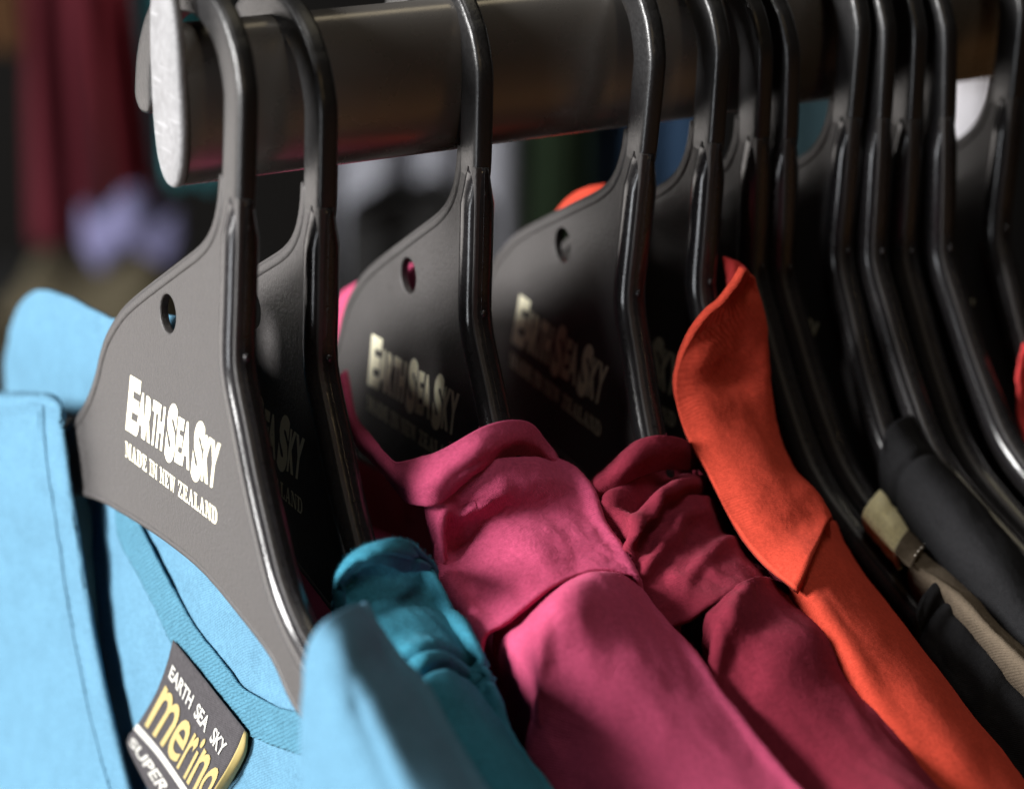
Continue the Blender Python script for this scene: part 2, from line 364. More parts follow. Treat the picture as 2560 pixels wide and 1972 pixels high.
hanger_proto = None
HANGER_PARTS = (("plate", plate_me, 'plastic'), ("rim", rim_me, 'rim'), ("bead", far_me, 'plastic'), ("lower_bead", bot_me, 'plastic'), ("hook", hook_me, 'hookmat'), ("moulding_nub", nub_me, 'rim'),
                ("parting_line", seam_me, 'rim'), ("lettering", print1_me, 'print'), ("lettering", print2_me, 'print'))
def make_hanger():
    root = empty("clothes_hanger", (0, 0, 0))
    for n_, me, mt in HANGER_PARTS:
        link_mesh(n_, me, MAT[mt], root, smooth=(n_ not in ("lettering",)))
    for ch in root.children:
        if ch.name.startswith("plate"):
            ch.data.polygons.foreach_set("use_smooth", [False]*len(ch.data.polygons))
    return root
def copy_hanger(src):
    c = src.copy(); col.objects.link(c)
    for ch in src.children:
        k = ch.copy(); col.objects.link(k); k.parent = c
    return c
POSE = {"H1": [4.9502, -2.5928, 2.3025, -0.0381, 0.0737, 0.0318], "H2": [21.8238, -0.6318, -1.4418, 0.0074, 0.0258, -0.0], "H3": [59.8847, 7.4851, -0.9618, -0.0514, 0.0381, -0.039], "H4": [95.4022, -1.4669, 0.6118, 0.037, 0.0474, -0.0678], "H5": [110.2553, -0.1434, 0.1214, -0.0047, 0.0311, -0.0001], "H6": [121.2465, 1.7206, -0.0749, 0.0713, -0.0863, 0.0157], "H7": [127.7644, 1.6876, -1.2513, 0.0537, -0.0859, 0.0374], "H8": [146.4644, 0.2044, 1.4176, 0.0099, 0.0073, -0.0071], "H9": [151.0855, -1.1736, 0.4547, -0.0264, -0.0111, 0.0255], "H10": [160.1052, -1.119, -0.6122, -0.0054, -0.0309, -0.0028], "H11": [166.0988, -2.8316, -1.0063, -0.0371, -0.0606, -0.0013], "H12": [190.8256, -0.6323, 0.5639, -0.0279, 0.0426, 0.0012]}
HLABEL = {"H1": "foremost black hanger with bright grey face and lettering, under the sky blue top", "H2": "black hanger just behind the foremost one, carrying the teal top", "H3": "black hanger showing dim lettering and a pink-filled hole, carrying the pink top", "H4": "black hanger with blurred cream lettering, carrying the raspberry top", "H5": "black hanger whose arm disappears behind the orange collar", "H6": "black hanger with its arm bare down to a charcoal top, right of the orange top", "H7": "black hanger whose arm ends in the cream and khaki neck", "H8": "black hanger whose arm enters the charcoal top beyond the khaki one", "H9": "bare black hanger, first of three running to the right edge above charcoal cloth", "H10": "bare black hanger, middle of the three right of the charcoal top", "H11": "bare black hanger left of the white patch, with pale highlight down its arm", "H12": "rightmost black hanger, right of the white patch, carrying the coral red top"}
hanger_proto = make_hanger()
HG = {}
for i, (h, q) in enumerate(POSE.items()):
    o = hanger_proto if i == 0 else copy_hanger(hanger_proto)
    o.location = (q[0]*MM, q[1]*MM, (15+q[2])*MM+Z0); o.rotation_mode = 'XYZ'; o.rotation_euler = q[3:6]
    tag(o, HLABEL[h], "clothes hanger", "black hangers on the rail"); HG[h] = o
def garment(name, h, label, cat):
    o = empty(name, HG[h].location, HG[h].rotation_euler); tag(o, label, cat, None); return o

# ------------------------------------------------------------------ the rail
def rail_section(n=48):
    out = []
    for k in range(n):
        a = 2*math.pi*k/n; c, s = math.cos(a), math.sin(a); e = .8
        out.append((6.9*math.copysign(abs(c)**e, c), 15*math.copysign(abs(s)**.86, s)))
    return out
rail = empty("clothes_rail", (0, 0, Z0)); tag(rail, "dark oval tube rail with pale end cap, carrying the row of hangers", "clothes rail")
sec = rail_section(); bm = bmesh.new()
rings = [[bm.verts.new((X*MM, y*MM, z*MM)) for y, z in sec] for X in (0, 40, 120, 300, 700)]
for A, B in zip(rings, rings[1:]):
    for k in range(len(sec)): bm.faces.new((A[k], A[(k+1) % len(sec)], B[(k+1) % len(sec)], B[k]))
bmesh.ops.recalc_face_normals(bm, faces=bm.faces)
me = bpy.data.meshes.new("tube"); bm.to_mesh(me); bm.free(); link_mesh("tube", me, MAT['rail'], rail)
bm = bmesh.new(); rings = []
for X, s in ((0.05, .99), (-.2, 1.02), (-1.2, 1.03), (-1.7, .99), (-1.95, .93)):
    ring = []
    for k, (y, z) in enumerate(sec):
        j = 1+.018*noise.noise(Vector((k*.9, X*3, 1.7)))
        ring.append(bm.verts.new((X*MM, y*s*j*MM*.93, (z*(1+(s-1)*.6)*j+(9.5*max(0, z/15)**.7 if z > 0 else 0))*MM)))
    rings.append(ring)
for A, B in zip(rings, rings[1:]):
    for k in range(len(sec)): bm.faces.new((A[k], A[(k+1) % len(sec)], B[(k+1) % len(sec)], B[k]))
bm.faces.new(rings[0]); bm.faces.new(rings[-1])
bmesh.ops.recalc_face_normals(bm, faces=bm.faces)
me = bpy.data.meshes.new("end_cap"); bm.to_mesh(me); bm.free(); link_mesh("end_cap", me, MAT['cap'], rail)

# ------------------------------------------------------------------ clothes on the hangers
DATA = {"blue_front":[[[-16.5,-75.4,-99.7],[-16.1,-75.3,-95.5],[-15.1,-75.7,-91.6],[-12.0,-74.3,-89.9],[-5.5,-68.1,-91.4],[1.5,-60.1,-94.6],[4.5,-59.0,-96.0]],[[-16.5,-75.4,-104.3],[-16.1,-77.8,-98.3],[-15.1,-80.3,-93.8],[-12.0,-79.9,-91.5],[-5.5,-73.6,-93.1],[1.5,-65.4,-96.7],[4.5,-62.8,-98.7]],[[-16.5,-75.6,-109.5],[-16.1,-80.6,-102.8],[-15.1,-84.4,-98.1],[-12.0,-84.4,-95.6],[-5.5,-78.8,-96.9],[1.5,-71.6,-100.1],[4.5,-70.0,-101.5]],[[-16.5,-76.2,-115.7],[-16.1,-83.4,-108.9],[-15.1,-88.0,-103.4],[-12.0,-89.5,-99.7],[-5.5,-85.2,-100.1],[1.5,-79.5,-101.9],[4.5,-78.7,-102.7]],[[-16.5,-78.3,-124.0],[-16.1,-88.2,-115.9],[-15.1,-94.6,-109.6],[-12.0,-97.2,-105.3],[-5.5,-93.4,-105.3],[1.5,-88.3,-106.7],[4.5,-87.7,-108.4]],[[-16.5,-88.8,-132.3],[-16.1,-98.9,-122.4],[-15.1,-105.1,-116.2],[-12.0,-107.5,-111.6],[-5.5,-104.5,-111.1],[1.5,-100.0,-112.9],[4.5,-99.4,-114.4]]],
"blue_panel":[[[2.0,76.7,-96.3],[2.0,79.0,-94.6],[2.0,85.1,-95.2],[2.0,88.0,-95.8],[2.0,106.1,-100.3],[2.0,130.3,-107.0],[0.0,156.8,-114.3],[-2.0,192.9,-124.0]],[[-2.5,63.1,-92.2],[-3.0,64.5,-90.1],[-2.5,73.1,-91.2],[-2.5,76.4,-91.9],[-3.0,92.7,-95.8],[-4.5,112.0,-101.1],[-6.0,138.8,-108.5],[-7.0,176.7,-118.7]],[[-4.6,56.3,-91.7],[-5.3,56.5,-89.0],[-5.6,63.9,-89.5],[-5.8,66.6,-90.1],[-7.0,81.0,-93.4],[-9.0,98.9,-98.1],[-11.0,123.4,-104.9],[-12.0,160.0,-114.8]],[[-4.6,55.9,-93.7],[-5.3,56.6,-93.0],[-5.6,64.0,-93.0],[-5.8,66.7,-93.7],[-7.0,80.2,-97.2],[-9.0,97.5,-101.6],[-11.0,121.9,-107.9],[-12.0,158.4,-117.5]],[[-4.6,55.5,-95.0],[-5.3,56.4,-95.1],[-5.6,63.4,-97.0],[-5.8,66.1,-97.7],[-7.0,79.7,-101.3],[-9.0,97.0,-105.9],[-11.0,121.4,-112.3],[-12.0,157.9,-122.3]],[[-4.6,52.4,-103.7],[-5.3,53.3,-103.9],[-5.6,60.2,-105.9],[-5.8,62.9,-106.7],[-7.0,76.4,-110.5],[-9.0,93.6,-115.3],[-11.0,117.8,-122.1],[-12.0,154.1,-132.6]],[[-4.0,50.5,-112.5],[-4.7,51.4,-112.7],[-5.0,58.3,-114.8],[-5.2,61.0,-115.6],[-6.4,74.4,-119.6],[-8.4,91.6,-124.7],[-10.4,115.7,-131.9],[-11.4,151.9,-143.0]],[[-3.1,49.5,-121.2],[-3.8,50.4,-121.4],[-4.1,57.3,-123.6],[-4.3,60.0,-124.4],[-5.5,73.4,-128.6],[-7.5,90.6,-134.0],[-9.5,114.7,-141.6],[-10.5,150.8,-153.2]],[[-2.0,47.3,-135.0],[-2.7,48.2,-135.2],[-3.0,55.1,-137.6],[-3.2,57.8,-138.5],[-4.4,71.2,-143.0],[-6.4,88.3,-148.8],[-8.4,112.4,-157.0],[-9.4,148.4,-169.6]],[[-1.3,39.8,-151.1],[-2.0,40.7,-151.3],[-2.3,47.4,-153.9],[-2.5,50.1,-154.9],[-3.7,63.2,-159.8],[-5.7,80.0,-165.9],[-7.7,103.6,-174.7],[-8.7,138.7,-188.2]],[[-1.0,29.5,-166.6],[-1.7,30.4,-166.8],[-2.0,36.9,-169.5],[-2.2,39.5,-170.6],[-3.4,52.2,-175.8],[-5.4,68.5,-182.3],[-7.4,91.3,-191.6],[-8.4,125.3,-205.9]],[[-1.0,16.1,-181.7],[-1.7,17.0,-181.9],[-2.0,23.3,-184.8],[-2.2,25.7,-185.9],[-3.4,37.9,-191.3],[-5.4,53.5,-198.1],[-7.4,75.2,-207.8],[-8.4,107.7,-222.8]]],
"blue_collar":[[[18.0,146.6,-98.1],[15.0,132.4,-86.9],[13.0,114.8,-78.1],[12.0,96.3,-75.0],[11.0,76.5,-73.9],[10.0,62.1,-72.5],[9.0,43.3,-66.9],[9.0,29.6,-64.4]],[[18.0,148.4,-102.7],[15.0,133.4,-92.7],[13.0,115.0,-84.3],[12.0,96.4,-80.9],[11.0,76.6,-78.5],[10.0,60.0,-75.9],[9.0,43.2,-71.8],[9.0,29.5,-69.4]],[[18.0,149.3,-110.2],[15.0,134.6,-103.1],[13.0,115.3,-96.1],[12.0,96.6,-91.3],[11.0,76.7,-87.2],[10.0,60.0,-83.9],[9.0,43.2,-79.6],[9.0,29.4,-77.0]],[[18.0,151.4,-121.3],[15.0,135.6,-115.6],[13.0,115.7,-109.0],[12.0,96.9,-103.9],[11.0,76.8,-98.4],[10.0,60.0,-93.8],[9.0,43.1,-89.1],[9.0,29.3,-86.3]]],
"blue_back":[[[3.2,60.5,-105.7],[3.6,45.3,-103.1],[4.2,26.4,-101.9],[4.6,4.7,-102.0],[4.8,-14.3,-105.7],[4.8,-25.9,-108.9],[4.2,-38.3,-112.3]],[[3.2,58.4,-118.8],[3.6,43.2,-115.9],[4.2,26.2,-116.6],[4.6,4.3,-116.2],[4.8,-16.3,-116.4],[4.8,-32.7,-116.1],[4.2,-49.1,-114.5]],[[3.2,55.7,-139.3],[3.6,41.1,-136.0],[4.2,24.1,-135.3],[4.6,4.0,-133.1],[4.8,-16.8,-131.1],[4.8,-34.8,-128.8],[4.2,-52.6,-125.4]],[[3.2,49.9,-159.7],[3.6,34.8,-154.7],[4.2,18.0,-152.7],[4.6,-1.9,-149.0],[4.8,-22.4,-144.7],[4.8,-40.1,-141.2],[4.2,-57.6,-136.6]],[[3.2,38.0,-183.4],[3.6,24.3,-178.2],[4.2,7.9,-174.6],[4.6,-11.5,-170.1],[4.8,-31.5,-165.0],[4.8,-48.8,-160.8],[4.2,-66.0,-156.2]]],
"blue_tape":[[[2.4,44.85,-108.63],[2.4,41.2,-107.37],[2.4,38.3,-106.38],[2.4,35.86,-105.56]],[[2.5,42.92,-115.33],[2.5,38.84,-112.76],[2.5,35.55,-110.56],[2.5,32.72,-108.49]],[[2.8,34.42,-120.12],[2.8,30.71,-117.55],[2.8,27.76,-115.34],[2.8,25.26,-113.28]],[[3.1,24.15,-125.93],[3.1,20.08,-123.54],[3.1,16.78,-121.52],[3.1,13.9,-119.65]],[[3.3,18.88,-129.68],[3.3,14.17,-127.12],[3.3,10.26,-124.96],[3.3,6.75,-122.95]],[[3.5,11.12,-131.27],[3.5,6.93,-128.77],[3.5,3.5,-126.64],[3.5,0.47,-124.68]],[[3.6,1.57,-133.44],[3.6,-2.32,-130.86],[3.6,-5.49,-128.68],[3.6,-8.26,-126.65]],[[3.7,-7.73,-135.66],[3.7,-9.94,-132.79],[3.7,-11.54,-130.32],[3.7,-12.71,-127.98]],[[3.7,-14.93,-136.62],[3.7,-17.63,-133.14],[3.7,-19.7,-130.1],[3.7,-21.36,-127.18]],[[3.7,-24.69,-134.96],[3.7,-26.72,-131.63],[3.7,-28.18,-128.73],[3.7,-29.23,-125.95]],[[3.6,-38.32,-131.7],[3.6,-38.65,-128.61],[3.6,-38.53,-125.92],[3.6,-37.94,-123.33]],[[3.2,-51.56,-127.28],[3.2,-51.85,-124.17],[3.2,-51.71,-121.43],[3.2,-51.11,-118.8]]],
"label_front":[[[2.4,15.67,-128.35],[2.4,4.44,-130.52],[2.4,-6.39,-132.81],[2.4,-17.26,-135.06]],[[1.8,17.16,-133.93],[1.8,6.73,-137.07],[1.8,-3.37,-140.12],[1.8,-13.37,-143.11]],[[1.1,21.37,-142.29],[1.1,11.66,-145.78],[1.1,2.7,-149.01],[1.1,-6.01,-152.27]],[[0.6,29.69,-152.53],[0.6,18.2,-153.7],[0.6,7.58,-156.11],[0.6,-1.77,-158.63]],[[0.4,33.23,-156.19],[0.4,24.16,-158.36],[0.4,15.49,-160.77],[0.4,4.67,-163.82]],[[0.6,33.9,-159.24],[0.6,27.62,-162.12],[0.6,19.57,-165.26],[0.6,10.26,-169.02]],[[1.2,28.46,-163.29],[1.2,22.39,-165.71],[1.2,15.45,-168.11],[1.2,6.74,-170.93]]],
"label_back":[[[2.3,-17.04,-135.03],[2.7,-17.18,-135.47],[3.1,-16.82,-136.11]],[[1.8,-15.2,-139.4],[2.4,-16.55,-139.38],[3.2,-15.83,-140.68]],[[1.1,-11.18,-145.94],[2.2,-11.98,-146.05],[3.2,-11.29,-147.19]],[[0.7,-6.84,-151.93],[2.0,-7.27,-152.25],[3.2,-6.61,-153.23]],[[0.7,-3.81,-157.32],[2.0,-3.82,-157.83],[3.2,-3.6,-158.42]]],
"teal_band":[[[-9.0,-42.0,-95.2],[-8.0,-43.3,-91.4],[-7.0,-45.4,-88.6],[-5.0,-48.4,-86.2],[-2.0,-48.4,-85.9],[1.0,-47.8,-86.5],[5.0,-46.2,-89.4],[8.5,-43.4,-93.8],[11.0,-41.5,-97.4]],[[-10.0,-44.6,-94.9],[-10.0,-47.5,-90.8],[-9.0,-49.5,-88.2],[-6.0,-50.3,-87.1],[-3.0,-50.3,-87.3],[1.0,-48.2,-89.4],[6.0,-44.7,-92.6],[10.0,-41.3,-96.0],[12.5,-39.5,-99.0]],[[-9.0,-43.5,-96.1],[-8.5,-45.5,-93.0],[-7.5,-47.5,-90.6],[-5.5,-49.4,-89.4],[-2.0,-48.5,-91.0],[2.0,-46.2,-93.8],[6.0,-44.5,-94.9],[9.5,-41.9,-96.7],[11.5,-41.0,-98.8]]],
"teal_body":[[[-8.0,-40.7,-96.9],[-6.0,-40.6,-95.1],[-3.0,-40.1,-94.0],[1.0,-39.4,-94.4],[5.0,-40.1,-96.5],[9.0,-39.7,-97.0],[11.0,-41.8,-97.7]],[[-8.0,-38.6,-101.0],[-6.0,-40.1,-99.3],[-3.0,-41.3,-97.9],[1.0,-41.9,-97.9],[5.0,-42.5,-98.5],[9.0,-43.2,-99.6],[11.0,-46.4,-100.0]],[[-8.0,-46.4,-104.6],[-6.0,-48.3,-101.8],[-3.0,-48.4,-100.8],[1.0,-47.7,-100.8],[5.0,-47.2,-101.4],[9.0,-47.9,-102.6],[11.0,-50.2,-102.9]],[[-8.0,-52.3,-107.1],[-6.0,-54.7,-104.4],[-3.0,-56.3,-102.3],[1.0,-55.6,-102.5],[5.0,-55.1,-103.6],[9.0,-54.6,-105.2],[11.0,-58.2,-105.2]],[[-8.0,-58.0,-108.1],[-6.0,-59.7,-104.8],[-3.0,-61.3,-102.2],[1.0,-61.1,-102.6],[5.0,-60.0,-105.0],[9.0,-59.6,-108.3],[11.0,-62.1,-108.6]],[[-8.0,-62.5,-109.5],[-6.0,-64.7,-105.8],[-3.0,-65.1,-104.3],[1.0,-63.4,-105.4],[5.0,-62.3,-107.7],[9.0,-61.9,-110.8],[11.0,-64.3,-110.5]],[[-8.0,-68.0,-111.3],[-6.0,-70.2,-107.7],[-3.0,-70.0,-106.2],[1.0,-68.8,-107.1],[5.0,-67.2,-110.2],[9.0,-65.7,-113.3],[11.0,-67.0,-112.8]],[[-8.0,-77.3,-117.0],[-6.0,-78.8,-112.8],[-3.0,-78.6,-111.4],[1.0,-76.8,-111.5],[5.0,-74.7,-113.5],[9.0,-72.7,-116.2],[11.0,-72.5,-118.3]],[[-8.0,-92.9,-123.4],[-6.0,-94.1,-119.1],[-3.0,-94.3,-117.0],[1.0,-92.0,-117.2],[5.0,-89.9,-118.5],[9.0,-87.5,-121.3],[11.0,-87.3,-123.4]]],
"pink_yoke":[[[-19.8,-35.6,-90.3],[-15.8,-37.6,-88.7],[-10.8,-37.1,-86.1],[-4.3,-36.9,-85.1],[3.2,-35.2,-86.5],[9.7,-29.7,-89.5],[13.2,-27.8,-91.0]],[[-19.8,-41.1,-92.9],[-15.8,-40.7,-92.2],[-10.8,-42.0,-89.6],[-4.3,-41.7,-88.6],[3.2,-40.0,-89.6],[9.7,-38.4,-91.1],[13.2,-39.9,-92.3]],[[-19.8,-38.8,-99.6],[-15.8,-37.8,-99.3],[-10.8,-40.3,-96.3],[-4.3,-41.9,-94.5],[3.2,-42.4,-94.9],[9.7,-43.8,-96.1],[13.2,-45.8,-97.5]],[[-19.8,-42.5,-105.8],[-15.8,-43.9,-103.8],[-10.8,-46.3,-100.1],[-4.3,-47.7,-97.7],[3.2,-48.2,-98.1],[9.7,-50.6,-99.4],[13.2,-53.1,-101.2]],[[-19.8,-51.0,-109.3],[-15.8,-51.1,-107.4],[-10.8,-52.2,-103.7],[-4.3,-53.0,-100.7],[3.2,-52.8,-100.6],[9.7,-54.5,-101.6],[13.2,-57.0,-103.6]],[[-19.8,-58.1,-112.4],[-15.8,-58.7,-109.1],[-10.8,-59.0,-105.8],[-4.3,-58.1,-103.4],[3.2,-57.2,-102.4],[9.7,-58.4,-103.5],[13.2,-60.0,-105.8]]],
"pink_sleeve":[[[-14.6,-53.6,-112.0],[-11.1,-54.6,-108.4],[-6.6,-55.5,-105.1],[-0.6,-53.8,-103.4],[6.4,-52.9,-102.5],[12.4,-53.4,-103.7],[15.4,-54.1,-106.1]],[[-15.6,-58.4,-113.9],[-12.1,-59.3,-109.8],[-7.6,-59.5,-106.2],[-1.6,-57.8,-104.2],[5.4,-55.8,-104.1],[11.4,-56.3,-105.3],[14.4,-57.4,-107.7]],[[-18.7,-75.6,-106.9],[-15.7,-74.4,-101.7],[-10.7,-73.3,-98.9],[-3.7,-69.7,-99.1],[3.8,-64.9,-101.3],[10.8,-60.5,-105.6],[14.3,-60.2,-109.7]],[[-19.2,-78.4,-113.4],[-16.2,-79.8,-111.2],[-11.2,-81.9,-108.2],[-4.2,-80.8,-107.7],[3.3,-78.5,-109.1],[10.3,-75.6,-111.5],[13.8,-76.8,-113.1]],[[-19.2,-75.5,-126.0],[-16.2,-82.8,-122.7],[-11.2,-89.6,-118.2],[-4.2,-92.4,-116.4],[3.3,-91.5,-116.5],[10.3,-90.1,-117.5],[13.8,-91.0,-119.2]],[[-19.2,-81.9,-137.2],[-16.2,-93.0,-132.0],[-11.2,-101.0,-126.8],[-4.2,-104.9,-124.5],[3.3,-106.0,-123.5],[10.3,-105.2,-124.0],[13.8,-106.7,-124.6]],[[-19.2,-102.5,-143.5],[-16.2,-112.7,-138.4],[-11.2,-120.5,-133.3],[-4.2,-123.7,-130.4],[3.3,-125.2,-129.4],[10.3,-124.9,-129.1],[13.8,-125.5,-129.6]]],
"pink_band":[[[-8.6,27.4,-82.5],[-10.6,20.2,-87.0],[-12.6,13.3,-88.7],[-14.6,5.0,-88.8],[-16.6,-5.6,-88.8],[-19.6,-19.9,-88.0],[-20.6,-27.8,-85.6],[-19.6,-32.7,-83.6],[-17.6,-35.6,-82.0],[-13.6,-36.3,-80.0],[-8.6,-35.2,-78.6],[-4.1,-33.5,-78.5],[0.4,-31.8,-79.0],[5.4,-29.9,-80.9],[10.4,-27.8,-86.3],[12.9,-27.7,-90.5]],[[-11.1,23.1,-82.1],[-13.1,16.0,-86.2],[-15.1,9.2,-88.4],[-17.1,0.7,-89.0],[-19.1,-10.8,-89.1],[-22.1,-25.6,-88.7],[-23.1,-33.5,-87.7],[-22.6,-38.4,-86.3],[-20.6,-40.5,-85.3],[-16.6,-40.6,-83.5],[-11.6,-39.8,-81.4],[-7.1,-37.6,-81.3],[-2.1,-34.6,-82.2],[3.4,-31.8,-84.1],[8.6,-29.4,-87.7],[11.6,-30.2,-90.1]],[[-11.2,24.0,-83.2],[-13.2,17.1,-87.1],[-15.2,10.3,-89.8],[-17.2,1.6,-91.0],[-19.2,-11.0,-91.1],[-22.2,-26.5,-91.0],[-23.2,-34.3,-91.5],[-23.2,-39.3,-90.5],[-21.2,-40.8,-90.3],[-17.2,-40.3,-88.6],[-12.2,-39.8,-85.7],[-7.7,-37.3,-85.7],[-2.2,-33.1,-87.0],[3.8,-29.4,-88.7],[9.3,-26.8,-90.6],[12.8,-28.7,-91.3]]],
"pink_back":[[[6.0,1.6,-53.3],[6.5,19.1,-57.8],[7.0,31.8,-62.2],[8.0,45.5,-66.2],[9.0,65.1,-74.7],[10.0,81.7,-84.6]],[[6.0,1.5,-60.1],[6.5,19.1,-64.8],[7.0,31.8,-68.5],[8.0,48.3,-74.0],[9.0,68.0,-81.4],[10.0,84.2,-90.2]],[[6.0,1.4,-71.2],[6.5,19.0,-76.3],[7.0,31.8,-79.4],[8.0,50.5,-84.9],[9.0,69.3,-90.5],[10.0,86.8,-96.9]],[[6.0,1.2,-84.1],[6.5,18.9,-88.8],[7.0,31.8,-92.3],[8.0,50.6,-97.3],[9.0,69.5,-102.4],[10.0,87.1,-107.1]]],
"maroon_band":[[[-17.2,-36.4,-93.7],[-14.2,-37.3,-89.8],[-11.2,-39.1,-85.9],[-7.2,-39.9,-83.3],[-2.7,-39.4,-83.6],[3.3,-37.8,-86.2],[7.3,-35.6,-90.4]],[[-19.7,-41.6,-92.8],[-16.7,-42.4,-89.4],[-13.2,-43.2,-86.4],[-7.7,-41.2,-85.9],[-2.7,-39.9,-86.4],[3.8,-37.5,-89.1],[8.8,-34.5,-92.5]],[[-18.7,-42.5,-95.1],[-15.7,-43.4,-92.0],[-11.7,-42.7,-90.2],[-6.7,-40.8,-90.2],[-1.7,-39.4,-90.7],[4.3,-37.1,-92.7],[8.8,-36.2,-94.3]]],
"maroon_yoke":[[[-18.8,-41.0,-94.3],[-14.8,-40.7,-91.7],[-9.8,-38.7,-90.6],[-3.8,-35.4,-91.1],[3.2,-31.1,-93.0],[8.7,-30.0,-94.7],[11.7,-31.0,-95.4]],[[-18.8,-44.5,-94.9],[-14.8,-43.5,-92.5],[-9.8,-41.2,-91.5],[-3.8,-38.2,-92.2],[3.2,-34.4,-94.3],[8.7,-32.8,-96.4],[11.7,-33.7,-97.4]],[[-18.8,-53.7,-94.2],[-14.8,-51.6,-93.0],[-9.8,-48.8,-91.8],[-3.8,-45.7,-92.0],[3.2,-41.4,-94.0],[8.7,-39.5,-96.9],[11.7,-39.0,-99.2]],[[-18.8,-57.0,-98.7],[-14.8,-53.2,-96.9],[-9.8,-50.5,-95.8],[-3.8,-48.2,-95.1],[3.2,-44.8,-96.6],[8.7,-42.4,-99.7],[11.7,-42.1,-102.6]],[[-18.8,-60.3,-104.1],[-14.8,-58.9,-101.3],[-9.8,-57.0,-99.3],[-3.8,-54.7,-98.7],[3.2,-51.3,-100.3],[8.7,-49.7,-102.6],[11.7,-49.0,-105.4]],[[-18.8,-65.9,-108.5],[-14.8,-66.3,-104.7],[-9.8,-64.3,-102.9],[-3.8,-61.9,-101.6],[3.2,-58.4,-102.5],[8.7,-56.7,-104.1],[11.7,-56.2,-106.2]],[[-18.8,-71.1,-110.5],[-14.8,-73.2,-106.7],[-9.8,-73.0,-104.6],[-3.8,-70.7,-103.8],[3.2,-67.3,-105.2],[8.7,-66.6,-107.4],[11.7,-67.8,-108.8]]],
"maroon_sleeve":[[[-13.9,-76.4,-106.7],[-10.4,-75.5,-103.3],[-5.9,-73.2,-101.7],[-0.4,-70.8,-101.4],[6.1,-66.4,-104.5],[11.1,-64.3,-107.3],[13.6,-64.2,-109.4]],[[-14.9,-81.6,-106.9],[-11.4,-80.3,-103.3],[-6.9,-77.4,-102.0],[-1.4,-73.9,-102.5],[5.1,-69.8,-105.3],[10.1,-68.3,-108.2],[12.6,-68.6,-110.6]],[[-18.0,-87.5,-113.3],[-14.0,-86.2,-109.7],[-9.0,-85.9,-107.4],[-3.0,-84.6,-107.1],[4.0,-83.0,-108.1],[9.5,-82.5,-110.2],[12.5,-84.1,-112.5]],[[-18.5,-93.1,-122.3],[-14.5,-94.2,-118.7],[-9.5,-96.1,-115.3],[-3.5,-96.8,-113.7],[3.5,-95.7,-114.0],[9.0,-95.8,-116.0],[12.0,-96.6,-118.2]],[[-18.5,-106.3,-129.6],[-14.5,-109.3,-125.0],[-9.5,-112.2,-121.1],[-3.5,-113.4,-119.3],[3.5,-112.3,-119.9],[9.0,-111.6,-121.8],[12.0,-113.1,-124.6]],[[-18.5,-132.2,-131.0],[-14.5,-135.6,-125.2],[-9.5,-138.0,-121.8],[-3.5,-139.3,-119.6],[3.5,-138.7,-120.2],[9.0,-137.3,-122.2],[12.0,-137.8,-124.4]]],
"orange_collar":[[[0.0,-30.3,-54.5],[1.0,-29.7,-55.1],[3.0,-27.9,-56.3],[5.0,-26.8,-58.3]],[[-4.0,-30.5,-59.6],[-1.0,-29.2,-59.5],[3.0,-27.0,-60.0],[6.0,-26.9,-61.4]],[[-9.0,-30.2,-63.7],[-4.5,-29.6,-63.1],[1.0,-28.5,-63.3],[6.5,-27.6,-64.0]],[[-12.0,-28.9,-68.7],[-7.0,-28.8,-67.9],[0.0,-28.7,-67.6],[7.0,-28.5,-67.8]],[[-14.0,-28.6,-74.1],[-9.0,-29.8,-72.8],[-1.0,-29.0,-72.9],[7.0,-29.3,-72.8]],[[-14.5,-29.0,-78.1],[-9.0,-30.3,-77.8],[-1.0,-29.6,-78.3],[7.0,-30.6,-78.4]],[[-14.0,-29.9,-82.6],[-9.0,-33.0,-81.6],[-1.0,-32.7,-82.2],[7.0,-32.4,-83.0]],[[-14.0,-33.7,-87.5],[-9.0,-36.8,-86.8],[-1.0,-36.4,-87.1],[7.0,-36.0,-90.0]],[[-14.0,-41.0,-92.6],[-9.0,-43.7,-91.8],[-1.0,-44.1,-92.0],[7.0,-42.2,-95.5]],[[-14.0,-49.7,-99.7],[-9.0,-52.2,-98.2],[-1.0,-51.6,-97.3],[7.0,-48.7,-97.9]],[[-14.0,-60.3,-104.7],[-9.0,-59.5,-103.0],[-1.0,-56.6,-101.6],[7.0,-52.8,-100.3]],[[-14.0,-72.0,-106.6],[-9.0,-68.9,-103.7],[-1.0,-61.7,-103.2],[7.0,-54.6,-101.8]]],
"orange_inner":[[[5.0,-17.0,-56.0],[6.0,-18.8,-56.3],[8.0,-19.0,-57.3],[9.0,-20.4,-58.6]],[[5.0,-18.6,-59.9],[6.0,-19.8,-59.7],[8.0,-19.6,-60.0],[9.0,-20.9,-60.0]],[[5.0,-19.0,-63.8],[6.0,-20.2,-63.6],[8.0,-20.0,-63.9],[9.0,-22.5,-63.4]],[[5.0,-19.2,-69.7],[6.0,-20.8,-69.4],[8.0,-20.7,-69.7],[9.0,-24.0,-68.9]]],
"orange_far":[[[-2.0,39.8,-61.4],[-4.0,32.7,-56.0],[-4.0,27.6,-51.8],[-3.0,22.6,-48.9],[-1.0,19.1,-47.7]],[[-2.0,39.8,-62.8],[-4.0,31.8,-58.0],[-4.0,26.5,-54.0],[-3.0,21.3,-51.3],[-1.0,17.8,-49.9]],[[-2.0,39.4,-64.2],[-4.0,31.3,-60.4],[-4.0,25.6,-56.5],[-3.0,20.4,-53.6],[-1.0,16.3,-51.8]]],
